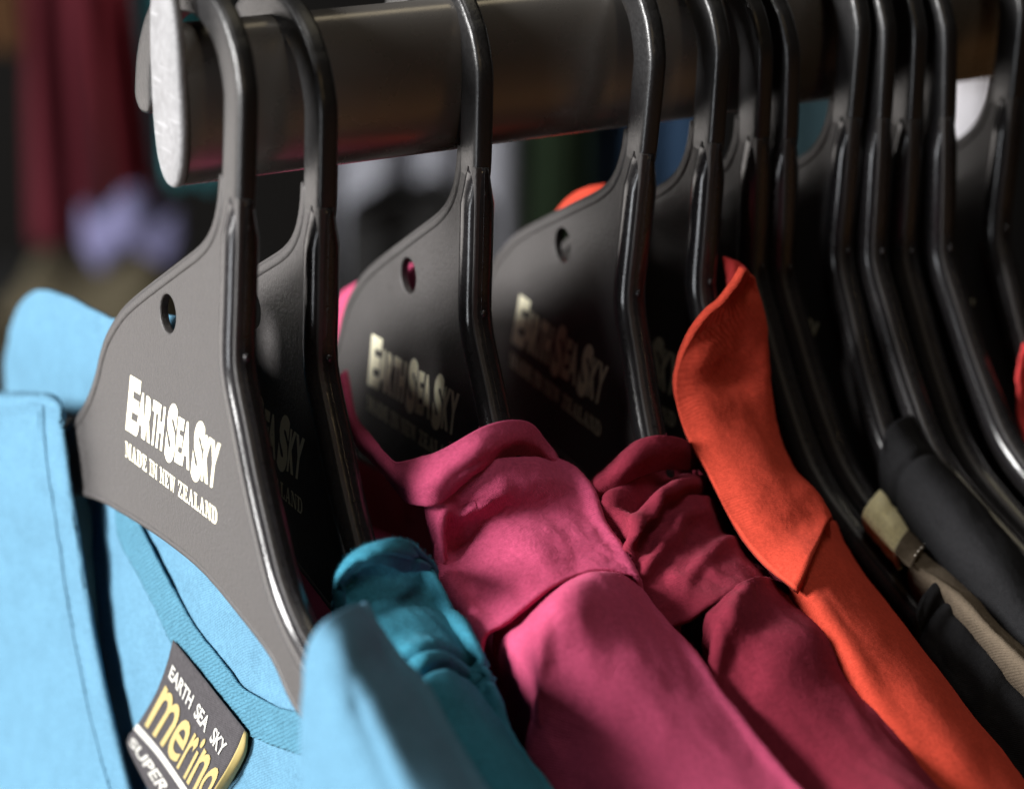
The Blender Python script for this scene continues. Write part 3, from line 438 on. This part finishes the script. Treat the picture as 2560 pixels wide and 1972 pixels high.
"orange_body":[[[-10.4,-65.9,-107.2],[-5.4,-62.3,-104.7],[1.1,-56.9,-103.8],[8.6,-50.7,-104.2],[14.6,-46.2,-106.6],[17.6,-44.9,-109.7]],[[-11.4,-70.8,-109.2],[-6.4,-67.1,-106.6],[0.1,-61.8,-106.4],[7.6,-55.4,-107.1],[13.6,-51.3,-109.8],[16.6,-50.4,-113.3]],[[-12.5,-79.0,-112.0],[-7.5,-75.3,-109.6],[-1.0,-70.1,-109.5],[6.5,-64.3,-110.7],[12.5,-60.7,-113.8],[15.5,-59.7,-117.3]],[[-13.0,-88.5,-116.2],[-8.0,-85.6,-114.2],[-1.5,-81.2,-113.9],[6.0,-76.0,-115.6],[12.0,-72.8,-118.7],[15.0,-72.7,-122.9]],[[-13.0,-96.8,-123.2],[-8.0,-95.9,-120.4],[-1.5,-93.5,-119.5],[6.0,-89.1,-121.1],[12.0,-86.1,-124.7],[15.0,-85.4,-129.3]],[[-13.0,-108.2,-129.9],[-8.0,-108.6,-127.2],[-1.5,-106.8,-126.2],[6.0,-103.2,-127.7],[12.0,-100.4,-131.4],[15.0,-99.6,-135.0]],[[-13.0,-124.0,-139.2],[-8.0,-124.6,-135.5],[-1.5,-122.9,-134.3],[6.0,-120.0,-135.3],[12.0,-117.3,-138.7],[15.0,-116.6,-142.8]]],
"dark6":[[[-8.0,-82.7,-113.9],[-6.5,-81.7,-111.1],[-4.0,-80.5,-109.3],[-1.0,-79.2,-109.2],[2.0,-79.2,-111.4],[3.5,-80.5,-114.1]],[[-8.0,-82.2,-119.2],[-6.5,-82.7,-115.6],[-4.0,-82.5,-113.2],[-1.0,-82.6,-112.1],[2.0,-82.5,-113.1],[3.5,-84.1,-115.3]],[[-8.0,-89.1,-122.8],[-6.5,-88.6,-119.7],[-4.0,-87.7,-117.2],[-1.0,-87.3,-115.2],[2.0,-87.2,-115.8],[3.5,-89.2,-118.1]],[[-8.0,-99.1,-128.4],[-6.5,-99.2,-124.5],[-4.0,-98.2,-121.6],[-1.0,-97.5,-119.8],[2.0,-97.7,-120.3],[3.5,-99.7,-123.1]],[[-8.0,-111.6,-135.1],[-6.5,-111.6,-131.3],[-4.0,-110.7,-128.4],[-1.0,-110.6,-126.4],[2.0,-110.7,-126.9],[3.5,-112.7,-129.7]]],
"khaki_lining":[[[-9.0,-55.1,-102.2],[-6.0,-53.2,-101.4],[-2.0,-51.0,-101.5],[3.0,-47.8,-102.8],[7.0,-45.4,-103.9],[9.0,-45.2,-104.6]],[[-9.0,-58.1,-103.6],[-6.0,-56.4,-102.7],[-2.0,-54.2,-102.7],[3.0,-51.0,-104.1],[7.0,-48.7,-105.5],[9.0,-48.4,-107.4]],[[-9.0,-61.3,-104.8],[-6.0,-59.3,-104.3],[-2.0,-56.9,-104.5],[3.0,-53.4,-106.2],[7.0,-51.2,-108.0],[9.0,-50.8,-109.5]],[[-9.0,-65.8,-106.7],[-6.0,-63.4,-106.6],[-2.0,-60.7,-106.7],[3.0,-57.2,-108.3],[7.0,-55.0,-109.7],[9.0,-54.6,-110.8]]],
"khaki_rib":[[[-10.4,-66.8,-105.4],[-7.8,-64.8,-105.4],[-3.3,-61.6,-106.0],[2.2,-57.6,-108.0],[6.7,-55.5,-109.1],[8.8,-55.3,-110.0]],[[-10.4,-69.0,-106.6],[-7.8,-67.2,-106.1],[-3.3,-64.0,-106.8],[2.2,-60.1,-108.6],[6.7,-57.5,-109.9],[8.8,-57.6,-110.8]],[[-10.4,-71.3,-107.2],[-7.8,-69.7,-106.7],[-3.3,-66.7,-107.7],[2.2,-62.7,-109.9],[6.7,-59.9,-111.5],[8.8,-59.7,-112.6]]],
"khaki_sleeve":[[[-7.1,-67.9,-109.8],[-4.6,-66.4,-109.4],[-0.6,-63.7,-110.1],[4.4,-60.3,-111.9],[8.4,-58.1,-113.2],[10.4,-57.8,-114.0]],[[-8.5,-72.6,-109.9],[-6.0,-71.2,-109.4],[-2.0,-68.6,-110.2],[3.0,-65.3,-112.1],[7.0,-63.1,-113.5],[9.0,-63.0,-114.9]],[[-8.5,-76.4,-109.8],[-6.0,-75.3,-109.7],[-2.0,-73.0,-110.8],[3.0,-69.7,-113.1],[7.0,-67.6,-115.0],[9.0,-67.3,-117.2]],[[-8.5,-83.8,-110.8],[-6.0,-82.8,-110.9],[-2.0,-80.3,-112.4],[3.0,-76.9,-115.1],[7.0,-74.6,-118.2],[9.0,-74.7,-121.5]],[[-8.5,-93.6,-114.0],[-6.0,-92.6,-114.1],[-2.0,-90.2,-115.9],[3.0,-86.9,-118.8],[7.0,-84.7,-122.2],[9.0,-84.5,-125.4]],[[-8.5,-105.1,-117.7],[-6.0,-104.1,-117.9],[-2.0,-101.8,-119.7],[3.0,-98.7,-123.0],[7.0,-96.6,-126.4],[9.0,-96.5,-129.6]]],
"dark8":[[[-6.0,-42.6,-97.9],[-5.0,-41.8,-94.6],[-2.5,-41.2,-92.4],[3.0,-38.9,-92.5],[8.0,-36.4,-95.0],[10.0,-37.6,-98.8]],[[-6.0,-44.2,-101.6],[-5.0,-44.5,-98.0],[-2.5,-45.1,-95.6],[3.0,-42.4,-96.4],[8.0,-40.8,-99.5],[10.0,-41.0,-102.0]],[[-6.0,-49.5,-104.5],[-5.0,-50.2,-100.8],[-2.5,-50.7,-98.4],[3.0,-48.8,-99.0],[8.0,-48.0,-102.4],[10.0,-48.3,-105.4]],[[-6.0,-59.9,-110.2],[-5.0,-60.5,-106.0],[-2.5,-60.9,-103.2],[3.0,-59.0,-103.4],[8.0,-58.1,-106.3],[10.0,-59.2,-109.5]],[[-6.0,-73.2,-118.1],[-5.0,-73.6,-113.4],[-2.5,-73.9,-110.2],[3.0,-72.0,-110.0],[8.0,-71.1,-112.5],[10.0,-72.8,-115.4]],[[-6.0,-91.2,-128.7],[-5.0,-91.5,-124.1],[-2.5,-91.7,-121.0],[3.0,-89.9,-121.0],[8.0,-88.9,-123.1],[10.0,-90.7,-126.5]]],
"red12":[[[-8.0,-37.0,-82.1],[-4.0,-35.0,-81.8],[1.0,-32.4,-82.6],[6.0,-30.0,-84.3]],[[-8.0,-35.8,-88.4],[-4.0,-34.6,-88.3],[1.0,-33.2,-88.4],[6.0,-31.9,-89.4]],[[-8.0,-36.4,-93.7],[-4.0,-35.4,-93.6],[1.0,-34.0,-94.2],[6.0,-34.0,-95.4]],[[-8.0,-38.7,-100.5],[-4.0,-37.5,-100.5],[1.0,-36.2,-101.6],[6.0,-37.5,-102.8]],[[-8.0,-47.9,-109.7],[-4.0,-47.3,-108.7],[1.0,-45.9,-109.0],[6.0,-46.0,-110.6]]]}
FR = [(1.5, -14), (4, -40), (5, -90)]; BK = [(.8, -12), (0, -40), (-1, -90)]
def near_z(y):
    p = near_top[3:18]
    for (a, za), (b_, zb) in zip(p, p[1:]):
        if b_ <= y <= a: return za+(zb-za)*(a-y)/(a-b_)
    return p[-1][1]
for k_ in ('blue_front', 'teal_body', 'pink_sleeve', 'maroon_sleeve', 'orange_body', 'dark6', 'khaki_sleeve', 'dark8', 'red12'):
    last = DATA[k_][-1]; yc = sum(p[1] for p in last)/len(last)
    for yk in (-95, -125, -155, -185, -212):
        if yk < yc-18: DATA[k_].append([[p[0]*(1 if yk > -160 else .9), p[1]+yk-yc, p[2]+near_z(yk)-near_z(yc)] for p in last])
for k_, sp in (('blue_panel', (45, 110, 190)), ('blue_back', (45, 110, 190))):
    last = DATA[k_][-1]
    for d_ in sp: DATA[k_].append([[p[0]*.8, p[1]-.1*d_*(1 if k_ == 'blue_panel' else 0), p[2]-d_] for p in last])
BODIES = []
def bumpf(x, c, w_): return math.exp(-((x-c)/w_)**2)

t = garment("t_shirt", 'H1', "sky blue top with a teal neck tape and woven label, on the foremost hanger", "top")
patch("shoulder_panel", DATA['blue_front'], MAT['blue'], t, 8, 8, None, BK, lambda a, b_, i, j: -1.1*bumpf(j, 2.6, .3)*min(1, max(0, i-1.6))*(i < 5.5), .5, 1.0, 1)
patch("front_panel", DATA['blue_panel'], MAT['blue'], t, 6, 8, None, None, lambda a, b_, i, j: -.22*bumpf(j, 2.5, .2)+.2*(1 if j < 2.4 else 0)+.5*noise.noise(Vector((i*.5, j*.8, 2)))*(1 if j > 3 else 0), .7, 1.0, 2)
for cj in (2, 3): stitches("stitching", [tuple(r_[cj]) for r_ in DATA['blue_panel'][2:]], MAT['blue'], t, 90, .5, .11, .0)
patch("collar", DATA['blue_collar'], MAT['blue'], t, 8, 8, None, None, None, .8, 1.2, 3)
bk = patch("back_panel", DATA['blue_back'], MAT['blue'], t, 8, 8, None, None, None, .9, 1.0, 4)
patch("neck_tape", DATA['blue_tape'], MAT['tape'], t, 8, 5, None, None, lambda a, b_, i, j: .3*noise.noise(Vector((i*7, j*7, 3)))+.12*noise.noise(Vector((i*19, j*19, 3))), .1, .6, 5)
lb_ = patch("woven_label", DATA['label_front'], MAT['label'], t, 6, 6, None, None, None, .1, .3, 6)
patch("label_reverse", DATA['label_back'], MAT['gold'], t, 6, 4, None, None, None, 0, .25, 7)
# print on the label follows the label's own sheet
LF = DATA['label_front']
def lab_pt(s, v):
    """s across 0..1, v down 0..len-1"""
    rows_ = [spline([tuple(p) for p in r_], 1) for r_ in LF]
    def at(L_, f_):
        f_ = max(0, min(len(L_)-1.0001, f_)); i_ = int(f_); t_ = f_-i_
        a = L_[i_-1] if i_ else tuple(2*x-y for x, y in zip(L_[0], L_[1])); d = L_[i_+2] if i_+2 < len(L_) else tuple(2*x-y for x, y in zip(L_[-1], L_[-2]))
        return cr(a, L_[i_], L_[i_+1], d, t_)
    L2 = [at(r_, s*(len(r_)-1)) for r_ in rows_]
    p = Vector(at(L2, v)); pa = Vector(at(L2, v+.05)); pb = Vector(at([at(r_, min(1, s+.03)*(len(r_)-1)) for r_ in rows_], v))
    n_ = (pb-p).cross(pa-p)
    n_ = n_.normalized() if n_.length > 1e-9 else Vector((-1, 0, 0))
    if n_.x > 0: n_ = -n_
    return p+n_*.34
on_label = lambda x, z: tuple(lab_pt(x, -z))
g = []
def lw(txt, a, b_, v0, v1, bold, dst): dst.append(glyph(txt, a, b_, -v0, -v1, 0, bold))
w1, w2, w3 = [], [], []
lw("EARTH", .07, .40, 1.22, .76, .03, w1); lw("SEA", .46, .64, 1.22, .76, .03, w1); lw("SKY", .71, .89, 1.22, .76, .03, w1)
for ch, a, b_, top in (("m", .07, .34, 1.45), ("e", .355, .53, 1.45), ("r", .55, .64, 1.45), ("i", .655, .69, 1.3), ("n", .71, .845, 1.45), ("o", .86, .985, 1.45)): lw(ch, a, b_, 2.72, top, .012, w2)
lw("SUPERFINE", .05, 1.15, 4.3, 3.55, .03, w3)
link_mesh("label_lettering", word_mesh("label_lettering", w1, on_label), MAT['white'], lb_, False)
link_mesh("label_lettering", word_mesh("label_lettering", w2, on_label), MAT['gold'], lb_, False)
link_mesh("label_lettering", word_mesh("label_lettering", w3, on_label), MAT['white'], lb_, False)
bar = [[Vector(lab_pt(s/16, v))*MM for s in range(0, 17)] for v in (2.86, 3.0, 3.14)]
link_mesh("label_bar", grid_mesh("label_bar", bar), MAT['white'], lb_)

t = garment("t_shirt", 'H2', "teal knit top with gathered pleats, on the second hanger behind the sky blue top", "top")
BODIES.append((t, 'teal', 21))
patch("neckband", DATA['teal_band'], MAT['teal'], t, 8, 6, [(1, -8), (3, -20)], [(.3, -8), (0, -20)], lambda a, b_, i, j: .4*math.sin(a*math.pi), .6, 1.0, 11)
patch("shoulder_panel", DATA['teal_body'], MAT['teal'], t, 10, 8, FR, BK, lambda a, b_, i, j: -3.6*bumpf(i, 4.0, .2)-3.4*bumpf(i, 5.05, .2)-.4*bumpf(i, 1.95, .08)+.5*bumpf(i, 2.4, .3), .9, 1.0, 12)

t = garment("t_shirt", 'H3', "pink knit top with a stitched neckband, on the third hanger", "top")
BODIES.append((t, 'pink', 33))
patch("neckband", DATA['pink_band'], MAT['pink'], t, 8, 6, None, [(.3, -8), (0, -20)], None, .5, 1.1, 21)
patch("yoke", DATA['pink_yoke'], MAT['pink'], t, 10, 8, FR, BK, lambda a, b_, i, j: .25*bumpf(i, .35, .25)-.8*bumpf(i, .95, .45)*bumpf(j, 4.4, .9), 1.0, 1.1, 22)
patch("sleeve", DATA['pink_sleeve'], MAT['pink'], t, 8, 8, FR, BK, None, .8, 1.0, 23)
patch("back_neck", DATA['pink_back'], MAT['pink'], t, 6, 6, None, None, None, .5, 1.0, 24)
stitches("stitching", [tuple(p) for p in DATA['pink_band'][2][9:15]], MAT['pinkthread'], t, 24, .46, .2, 1.2)

t = garment("t_shirt", 'H4', "raspberry knit top crumpled into creases at the neck, on the fourth hanger", "top")
BODIES.append((t, 'maroon', 44))
patch("neckband", DATA['maroon_band'], MAT['maroon'], t, 8, 6, [(1, -8), (3, -20)], [(.3, -8), (0, -20)], lambda a, b_, i, j: .5*math.sin(a*math.pi), .6, 1.1, 31)
def mf(a, b_, i, j):
    j -= 3
    ph_ = i*2.6+.5*j+.9*noise.noise(Vector((i*1.3, j*1.1, 9)))
    d = 2.6*(.55-abs(math.sin(ph_*.9+.5*noise.noise(Vector((i*.9, j*.7, 4))))))*min(1, max(0, 1.6-abs(i-2.6)*.45))
    return d-6*bumpf(i, 1.5, .3)*max(0, 1-abs(j-1.2)/2.2)
patch("yoke", DATA['maroon_yoke'], MAT['maroon'], t, 10, 8, FR, BK, mf, 1.3, 1.1, 32)
patch("sleeve", DATA['maroon_sleeve'], MAT['maroon'], t, 8, 8, FR, BK, lambda a, b_, i, j: .8*math.sin(i*3.1+j*1.1)*min(1, i*.5), 1.2, 1.0, 33)

t = garment("polo_shirt", 'H5', "orange top with a tall turned collar, on the fifth hanger", "top")
BODIES.append((t, 'orange', 53))
patch("collar", DATA['orange_collar'], MAT['orange'], t, 8, 10, None, [(0.3, -4), (.5, -14)], None, .6, 1.7, 41)
patch("collar_lining", DATA['orange_inner'], MAT['red'], t, 8, 8, None, None, None, .3, .8, 42)
patch("collar_wing", DATA['orange_far'], MAT['orange'], t, 8, 8, None, None, None, .3, 1.0, 43)
patch("shoulder_panel", DATA['orange_body'], MAT['orange'], t, 8, 8, FR, BK, None, .5, 1.0, 44)

t = garment("t_shirt", 'H6', "charcoal knit top low on its bare hanger arm, next to the orange top", "top")
BODIES.append((t, 'dark', 66))
patch("shoulder_panel", DATA['dark6'], MAT['dark'], t, 10, 8, FR, BK, lambda a, b_, i, j: -.8*bumpf(i, 1.0, .12)+.4*math.sin(i*7+j), .9, 1.0, 51)

t = garment("t_shirt", 'H7', "khaki top with a cream neck lining and ribbed band, between two charcoal tops", "top")
BODIES.append((t, 'khaki', 74))
patch("neck_lining", DATA['khaki_lining'], MAT['cream'], t, 8, 12, [(1.2, -4)], [(0, -8), (0, -20)], lambda a, b_, i, j: .1*math.sin(j*21)+.4*noise.noise(Vector((i*1.2, j*.8, 5))), .5, .9, 61)
patch("ribbed_band", DATA['khaki_rib'], MAT['khaki'], t, 8, 16, None, [(0, -8), (0, -20)], lambda a, b_, i, j: .22*math.sin(j*26), .2, .6, 62)
patch("shoulder_panel", DATA['khaki_sleeve'], MAT['khaki'], t, 8, 8, FR, BK, None, .7, 1.0, 63)
stitches("stitching", [tuple(p) for p in DATA['khaki_rib'][2][1:5]], MAT['thread'], t, 6, .5, .2, 1.0)

t = garment("t_shirt", 'H8', "charcoal top with a curved collar seam, right of the khaki top", "top")
BODIES.append((t, 'dark', 85))
patch("shoulder_panel", DATA['dark8'], MAT['dark'], t, 10, 8, FR, BK, lambda a, b_, i, j: -1.2*bumpf(i, 1.75, .1), .8, 1.0, 71)

t = garment("t_shirt", 'H12', "coral red top at the right edge, on the last hanger", "top")
BODIES.append((t, 'red', 126))
patch("collar", DATA['red12'], MAT['red'], t, 8, 8, [(2, -2), (5, -14)], [(1, -8), (1, -30)], None, .5, 1.0, 81)

def fuzz(o, count, length, mat, seed, width=.045):
    """short loose wool fibres standing off a cloth part: real hairs, joined because nobody could count them"""
    rnd = random.Random(seed); me = o.data; vs = me.vertices; polys = [p for p in me.polygons if p.center.y > -.125]
    V, F = [], []
    for _ in range(count):
        p = rnd.choice(polys); a, b_, c, d = [vs[i].co for i in p.vertices]; s_, t_ = rnd.random(), rnd.random()
        q = a*(1-s_)*(1-t_)+b_*s_*(1-t_)+c*s_*t_+d*(1-s_)*t_
        n_ = p.normal.copy()
        if n_.z < -.1: n_ = -n_
        dr = (n_*rnd.uniform(.1, 1.0)+Vector((rnd.gauss(0, 1), rnd.gauss(0, 1), rnd.gauss(0, 1)))*.75).normalized()
        L_ = length*rnd.uniform(.4, 1.3)*MM; sd = dr.cross(Vector((rnd.gauss(0, 1), rnd.gauss(0, 1), rnd.gauss(0, 1)))).normalized()*width*.5*MM
        q = q+n_*.35*MM; e = q+dr*L_+n_*rnd.uniform(-.2, .2)*L_; k = len(V)
        V += [tuple(q-sd), tuple(q+sd), tuple(e)]; F.append((k, k+1, k+2))
    f = bpy.data.meshes.new("fuzz"); f.from_pydata(V, [], F); f.update()
    h_ = link_mesh("fuzz", f, mat, o.parent, False); h_["kind"] = "stuff"
for root in [r_ for r_, m_, s_ in BODIES]:
    for ch in list(root.children):
        b0 = ch.name.split('.')[0]
        if b0 in ('neckband', 'yoke', 'sleeve', 'shoulder_panel', 'ribbed_band', 'neck_lining') or (b0 == 'collar' and root.name.startswith('polo')):
            pol = root.name.startswith('polo')
            fuzz(ch, 3500 if pol else 9000, .45 if pol else .8, ch.data.materials[0], len(ch.name)+len(bpy.data.objects))

def arm_z(y):
    u = abs(y-13.0)
    pts_ = ((46, -80), (52, -90), (62, -99), (76, -107), (100, -119), (130, -131), (165, -143), (206, -158))
    for (a, za), (b_, zb) in zip(pts_, pts_[1:]):
        if u <= b_: return za+(zb-za)*max(0, u-a)/(b_-a)
    return -158
def hang(root, mat, seed, xf=-8, xb=8, near=True):
    """what of the garment hangs out of sight: the far shoulder over the far arm, and the body below the arms"""
    rows = []
    for y in (66, 85, 110, 140, 175, 212):
        z = arm_z(y)+1.6
        rows.append([(xf*.35, y, z-95), (xf*.8, y, z-45), (xf, y, z-12), (xf*.75, y, z-2.5), (0, y, z+.6), (xb*.75, y, z-2.5), (xb, y, z-12), (xb*.8, y, z-45), (xb*.35, y, z-95)])
    patch("far_shoulder", rows, mat, root, 5, 5, None, None, None, 1.2, 1.0, seed)
    for sgn, nm in ((xf, "front"), (xb, "back")):
        rows = []
        for y in (-150, -115, -80, -45, -5, 45, 90, 140, 190, 225):
            zt = arm_z(y)-(34 if abs(y-13) > 62 else 46)
            rows.append([(sgn*(.75+.25*math.sin(y*.05+k+seed)), y, zt-d_) for k, d_ in enumerate((0, 45, 110, 200, 320))])
        patch(nm, rows, mat, root, 4, 5, None, None, None, 1.5, 1.0, seed+1)
for root, mt, sd in BODIES: hang(root, MAT[mt], sd)

# ------------------------------------------------------------------ shop behind the rail
def bgp(x, y, d):
    """point d metres into the room, seen from the photographer's spot in the direction of picture position x, y (2560 x 1972)"""
    k = 36/2560/78.405
    return cam.matrix_world.translation+(_fw+_r2*((x-1280)*k)-_u2*((y-986)*k))*d
def drape(name, x0, x1, y0, y1, d, mat, label, cat, folds=4, amp=.012, seed=1, skew=0, top=0, n=36):
    """a garment hanging side on: an undulating sheet of cloth with thickness, closed at the shoulders"""
    A, B = bgp(x0, y0, d), bgp(x1, y0, d); H_ = (bgp(x0, y0, d)-bgp(x0, y1, d)).length
    ax = (B-A); L_ = ax.length; ax.normalize(); nrm = Vector((-ax.y, ax.x, 0)).normalized()
    P = []
    for i in range(19):
        v = i/18; row = []
        for j in range(n+1):
            s = j/n; sag = top*(2*s-1)**2*L_
            f_ = amp*(.35+.65*min(1, v*2.5))*math.sin(s*folds*2*math.pi+seed+1.3*noise.noise(Vector((s*3, v*1.5, seed))))
            p = A+ax*(s*L_+skew*v*H_)+nrm*(f_-amp*3*max(0, .12-v)/.12)-Vector((0, 0, v*H_+sag*(1-v)))
            row.append(p+Vector((0, 0, .004*noise.noise(Vector((s*9, v*4, seed))))))
        P.append(row)
    o = empty(name, (A+B)/2-Vector((0, 0, H_)))
    P = [[p-o.location for p in r_] for r_ in P]
    f = link_mesh("front_panel", grid_mesh("front_panel", P), mat, o)
    m_ = f.modifiers.new("cloth_thickness", 'SOLIDIFY'); m_.thickness = .003
    Pb = [[p+nrm*.045*(1-abs(2*j/n-1)**4)+nrm*.004 for j, p in enumerate(r_)] for r_ in P]
    g_ = link_mesh("back_panel", grid_mesh("back_panel", Pb), mat, o)
    m_ = g_.modifiers.new("cloth_thickness", 'SOLIDIFY'); m_.thickness = .003
    return tag(o, label, cat)
BGM = {k: fabric(k+'_background_cloth', c, .1, 500, .3) for k, c in dict(wine=(.06, .010, .015), red=(.11, .014, .02), teal=(.04, .17, .19), brown=(.05, .025, .012), grey=(.19, .195, .22), black=(.012, .012, .012), green=(.009, .015, .008), blue=(.017, .034, .064), deep=(.02, .038, .045), white=(.62, .62, .66), lilac=(.12, .118, .21), khaki=(.058, .050, .033)).items()}
drape("hanging_coat", 40, 215, -260, 640, 1.35, BGM['wine'], "wine red garment hanging in the blurred background at top left", "garment", 1.6, .012, 2.0, -.02)
drape("hanging_coat", 205, 305, -260, 620, 1.45, BGM['red'], "dark red garment hanging in the background, left of the rail's end", "garment", 1.2, .010, 4.4, .07)
drape("hanging_coat", 285, 520, -260, 470, 1.6, BGM['teal'], "dull teal garment hanging in the background behind the rail's end", "garment", 3.0, .012, 1.1, .03)
drape("hanging_coat", -190, 44, -260, 125, 1.4, BGM['brown'], "dark brown garment in the background at the top left corner", "garment", 2, .01, .4)
drape("hanging_shirt", 835, 1330, 140, 900, 1.5, BGM['grey'], "pale grey garment blurred below the rail, behind the third hanger", "garment", 3.2, .016, .6, 0, .02)
drape("hanging_shirt", 868, 1235, 470, 950, 1.3, BGM['black'], "black garment in the background, in front of the pale grey one", "garment", 2, .008, 2.6, 0, .10)
drape("hanging_shirt", 1320, 1470, 140, 800, 1.45, BGM['green'], "dark green garment blurred below the rail, behind the fourth hanger", "garment", 1.5, .010, .2)
drape("hanging_shirt", 1455, 1790, 140, 800, 1.5, BGM['blue'], "dark blue garment blurred below the rail, between fourth and sixth hangers", "garment", 3, .012, 1.9)
drape("hanging_shirt", 1960, 2130, 140, 700, 1.5, BGM['deep'], "dark slate garment in the background, behind the eighth hanger", "garment", 1.7, .01, 2.9)
drape("hanging_shirt", 2345, 2485, 140, 620, 1.5, BGM['white'], "white garment in the background, glimpsed between the last two hangers", "garment", 1.4, .006, .9)
def lump(name, x, y, d, wx, wy, mat, label, seed):
    """a loosely folded garment lying on the display table"""
    c = bgp(x, y, d); k = d/5575*1.0
    bm = bmesh.new(); bmesh.ops.create_icosphere(bm, subdivisions=4, radius=1)
    for v in bm.verts:
        p = v.co.copy(); e = 1+.16*noise.noise(p*1.6+Vector((seed, 0, 0)))+.07*noise.noise(p*4+Vector((0, seed, 0)))
        v.co = Vector((math.copysign(abs(p.x)**.75, p.x)*wx*k*.5*e, math.copysign(abs(p.y)**.75, p.y)*wx*k*.4*e, math.copysign(abs(p.z)**.8, p.z)*wy*k*.5*e+.006*math.sin(p.x*6+seed)))
    me = bpy.data.meshes.new(name); bm.to_mesh(me); bm.free()
    o = link_mesh(name, me, mat); o.location = c; o.rotation_euler = (0, 0, -_th)
    return tag(o, label, "folded garment")
lump("folded_garment", 325, 575, 1.38, 250, 150, BGM['lilac'], "lilac folded garment blurred in the background, above the khaki one", 1.0)
lump("folded_garment", 250, 745, 1.38, 430, 190, BGM['khaki'], "khaki folded garment blurred in the background, behind the sky blue collar", 5.0)
lump("folded_garment", -60, 870, 1.3, 200, 200, BGM['khaki'], "khaki folded garment cut off by the left edge of the picture", 8.0)

def bar(name, p, q, mat, label):
    d_ = q-p; bm = bmesh.new()
    bmesh.ops.create_cone(bm, cap_ends=True, segments=16, radius1=.0125, radius2=.0125, depth=d_.length)
    me = bpy.data.meshes.new(name); bm.to_mesh(me); bm.free(); o = link_mesh(name, me, mat)
    o.location = (p+q)/2; o.rotation_euler = d_.to_track_quat('Z', 'X').to_euler(); return tag(o, label, "clothes rail")
bar("clothes_rail", bgp(600, 146, 1.5), bgp(2900, 146, 1.5), MAT['rail'], "thin dark tube rail hidden behind the oval one, holding the background shirts")
bar("clothes_rail", bgp(-500, -252, 1.43), bgp(700, -252, 1.43), MAT['rail'], "thin dark tube rail above the picture's top left, holding the background coats")
_tc = bgp(150, 800, 1.40); _tz = bgp(250, 745, 1.38).z-.066
table = empty("display_table", (_tc.x, _tc.y, 0)); tag(table, "black display table under the khaki and lilac folded garments", "table")
def tbox(name, lo, hi):
    bm = bmesh.new(); bmesh.ops.create_cube(bm, size=1)
    for v in bm.verts: v.co = Vector([lo[i]+(hi[i]-lo[i])*(v.co[i]+.5) for i in range(3)])
    bmesh.ops.bevel(bm, geom=bm.edges[:], offset=.004, segments=1, affect='EDGES')
    me = bpy.data.meshes.new(name); bm.to_mesh(me); bm.free(); return link_mesh(name, me, MAT['tabletop'], table, False)
MAT['tabletop'] = flat('black_table', (.012, .012, .012), .6)
table.rotation_euler = (0, 0, -_th)
tbox("tabletop", (-.30, -.16, _tz-.03), (.22, .30, _tz))
for lx_, ly_ in ((-.27, -.13), (.19, -.13), (-.27, .27), (.19, .27)): tbox("leg", (lx_-.02, ly_-.02, 0), (lx_+.02, ly_+.02, _tz-.03))

def slab(name, lo, hi, mat, kind=None):
    bm = bmesh.new(); bmesh.ops.create_cube(bm, size=1)
    for v in bm.verts: v.co = Vector([lo[i]+(hi[i]-lo[i])*(v.co[i]+.5) for i in range(3)])
    me = bpy.data.meshes.new(name); bm.to_mesh(me); bm.free(); o = link_mesh(name, me, mat, None, False)
    if kind: o["kind"] = kind
    return o
wood = fabric('brown_floorboards', (.20, .11, .05), 0, 40, .1)
slab("floor", (-5, -9, -.05), (8, 4, 0), wood, "structure")
slab("wall", (-4, 2.4, 0), (5, 2.5, 2.8), flat('charcoal_wall', (.005, .005, .005), .8), "structure")
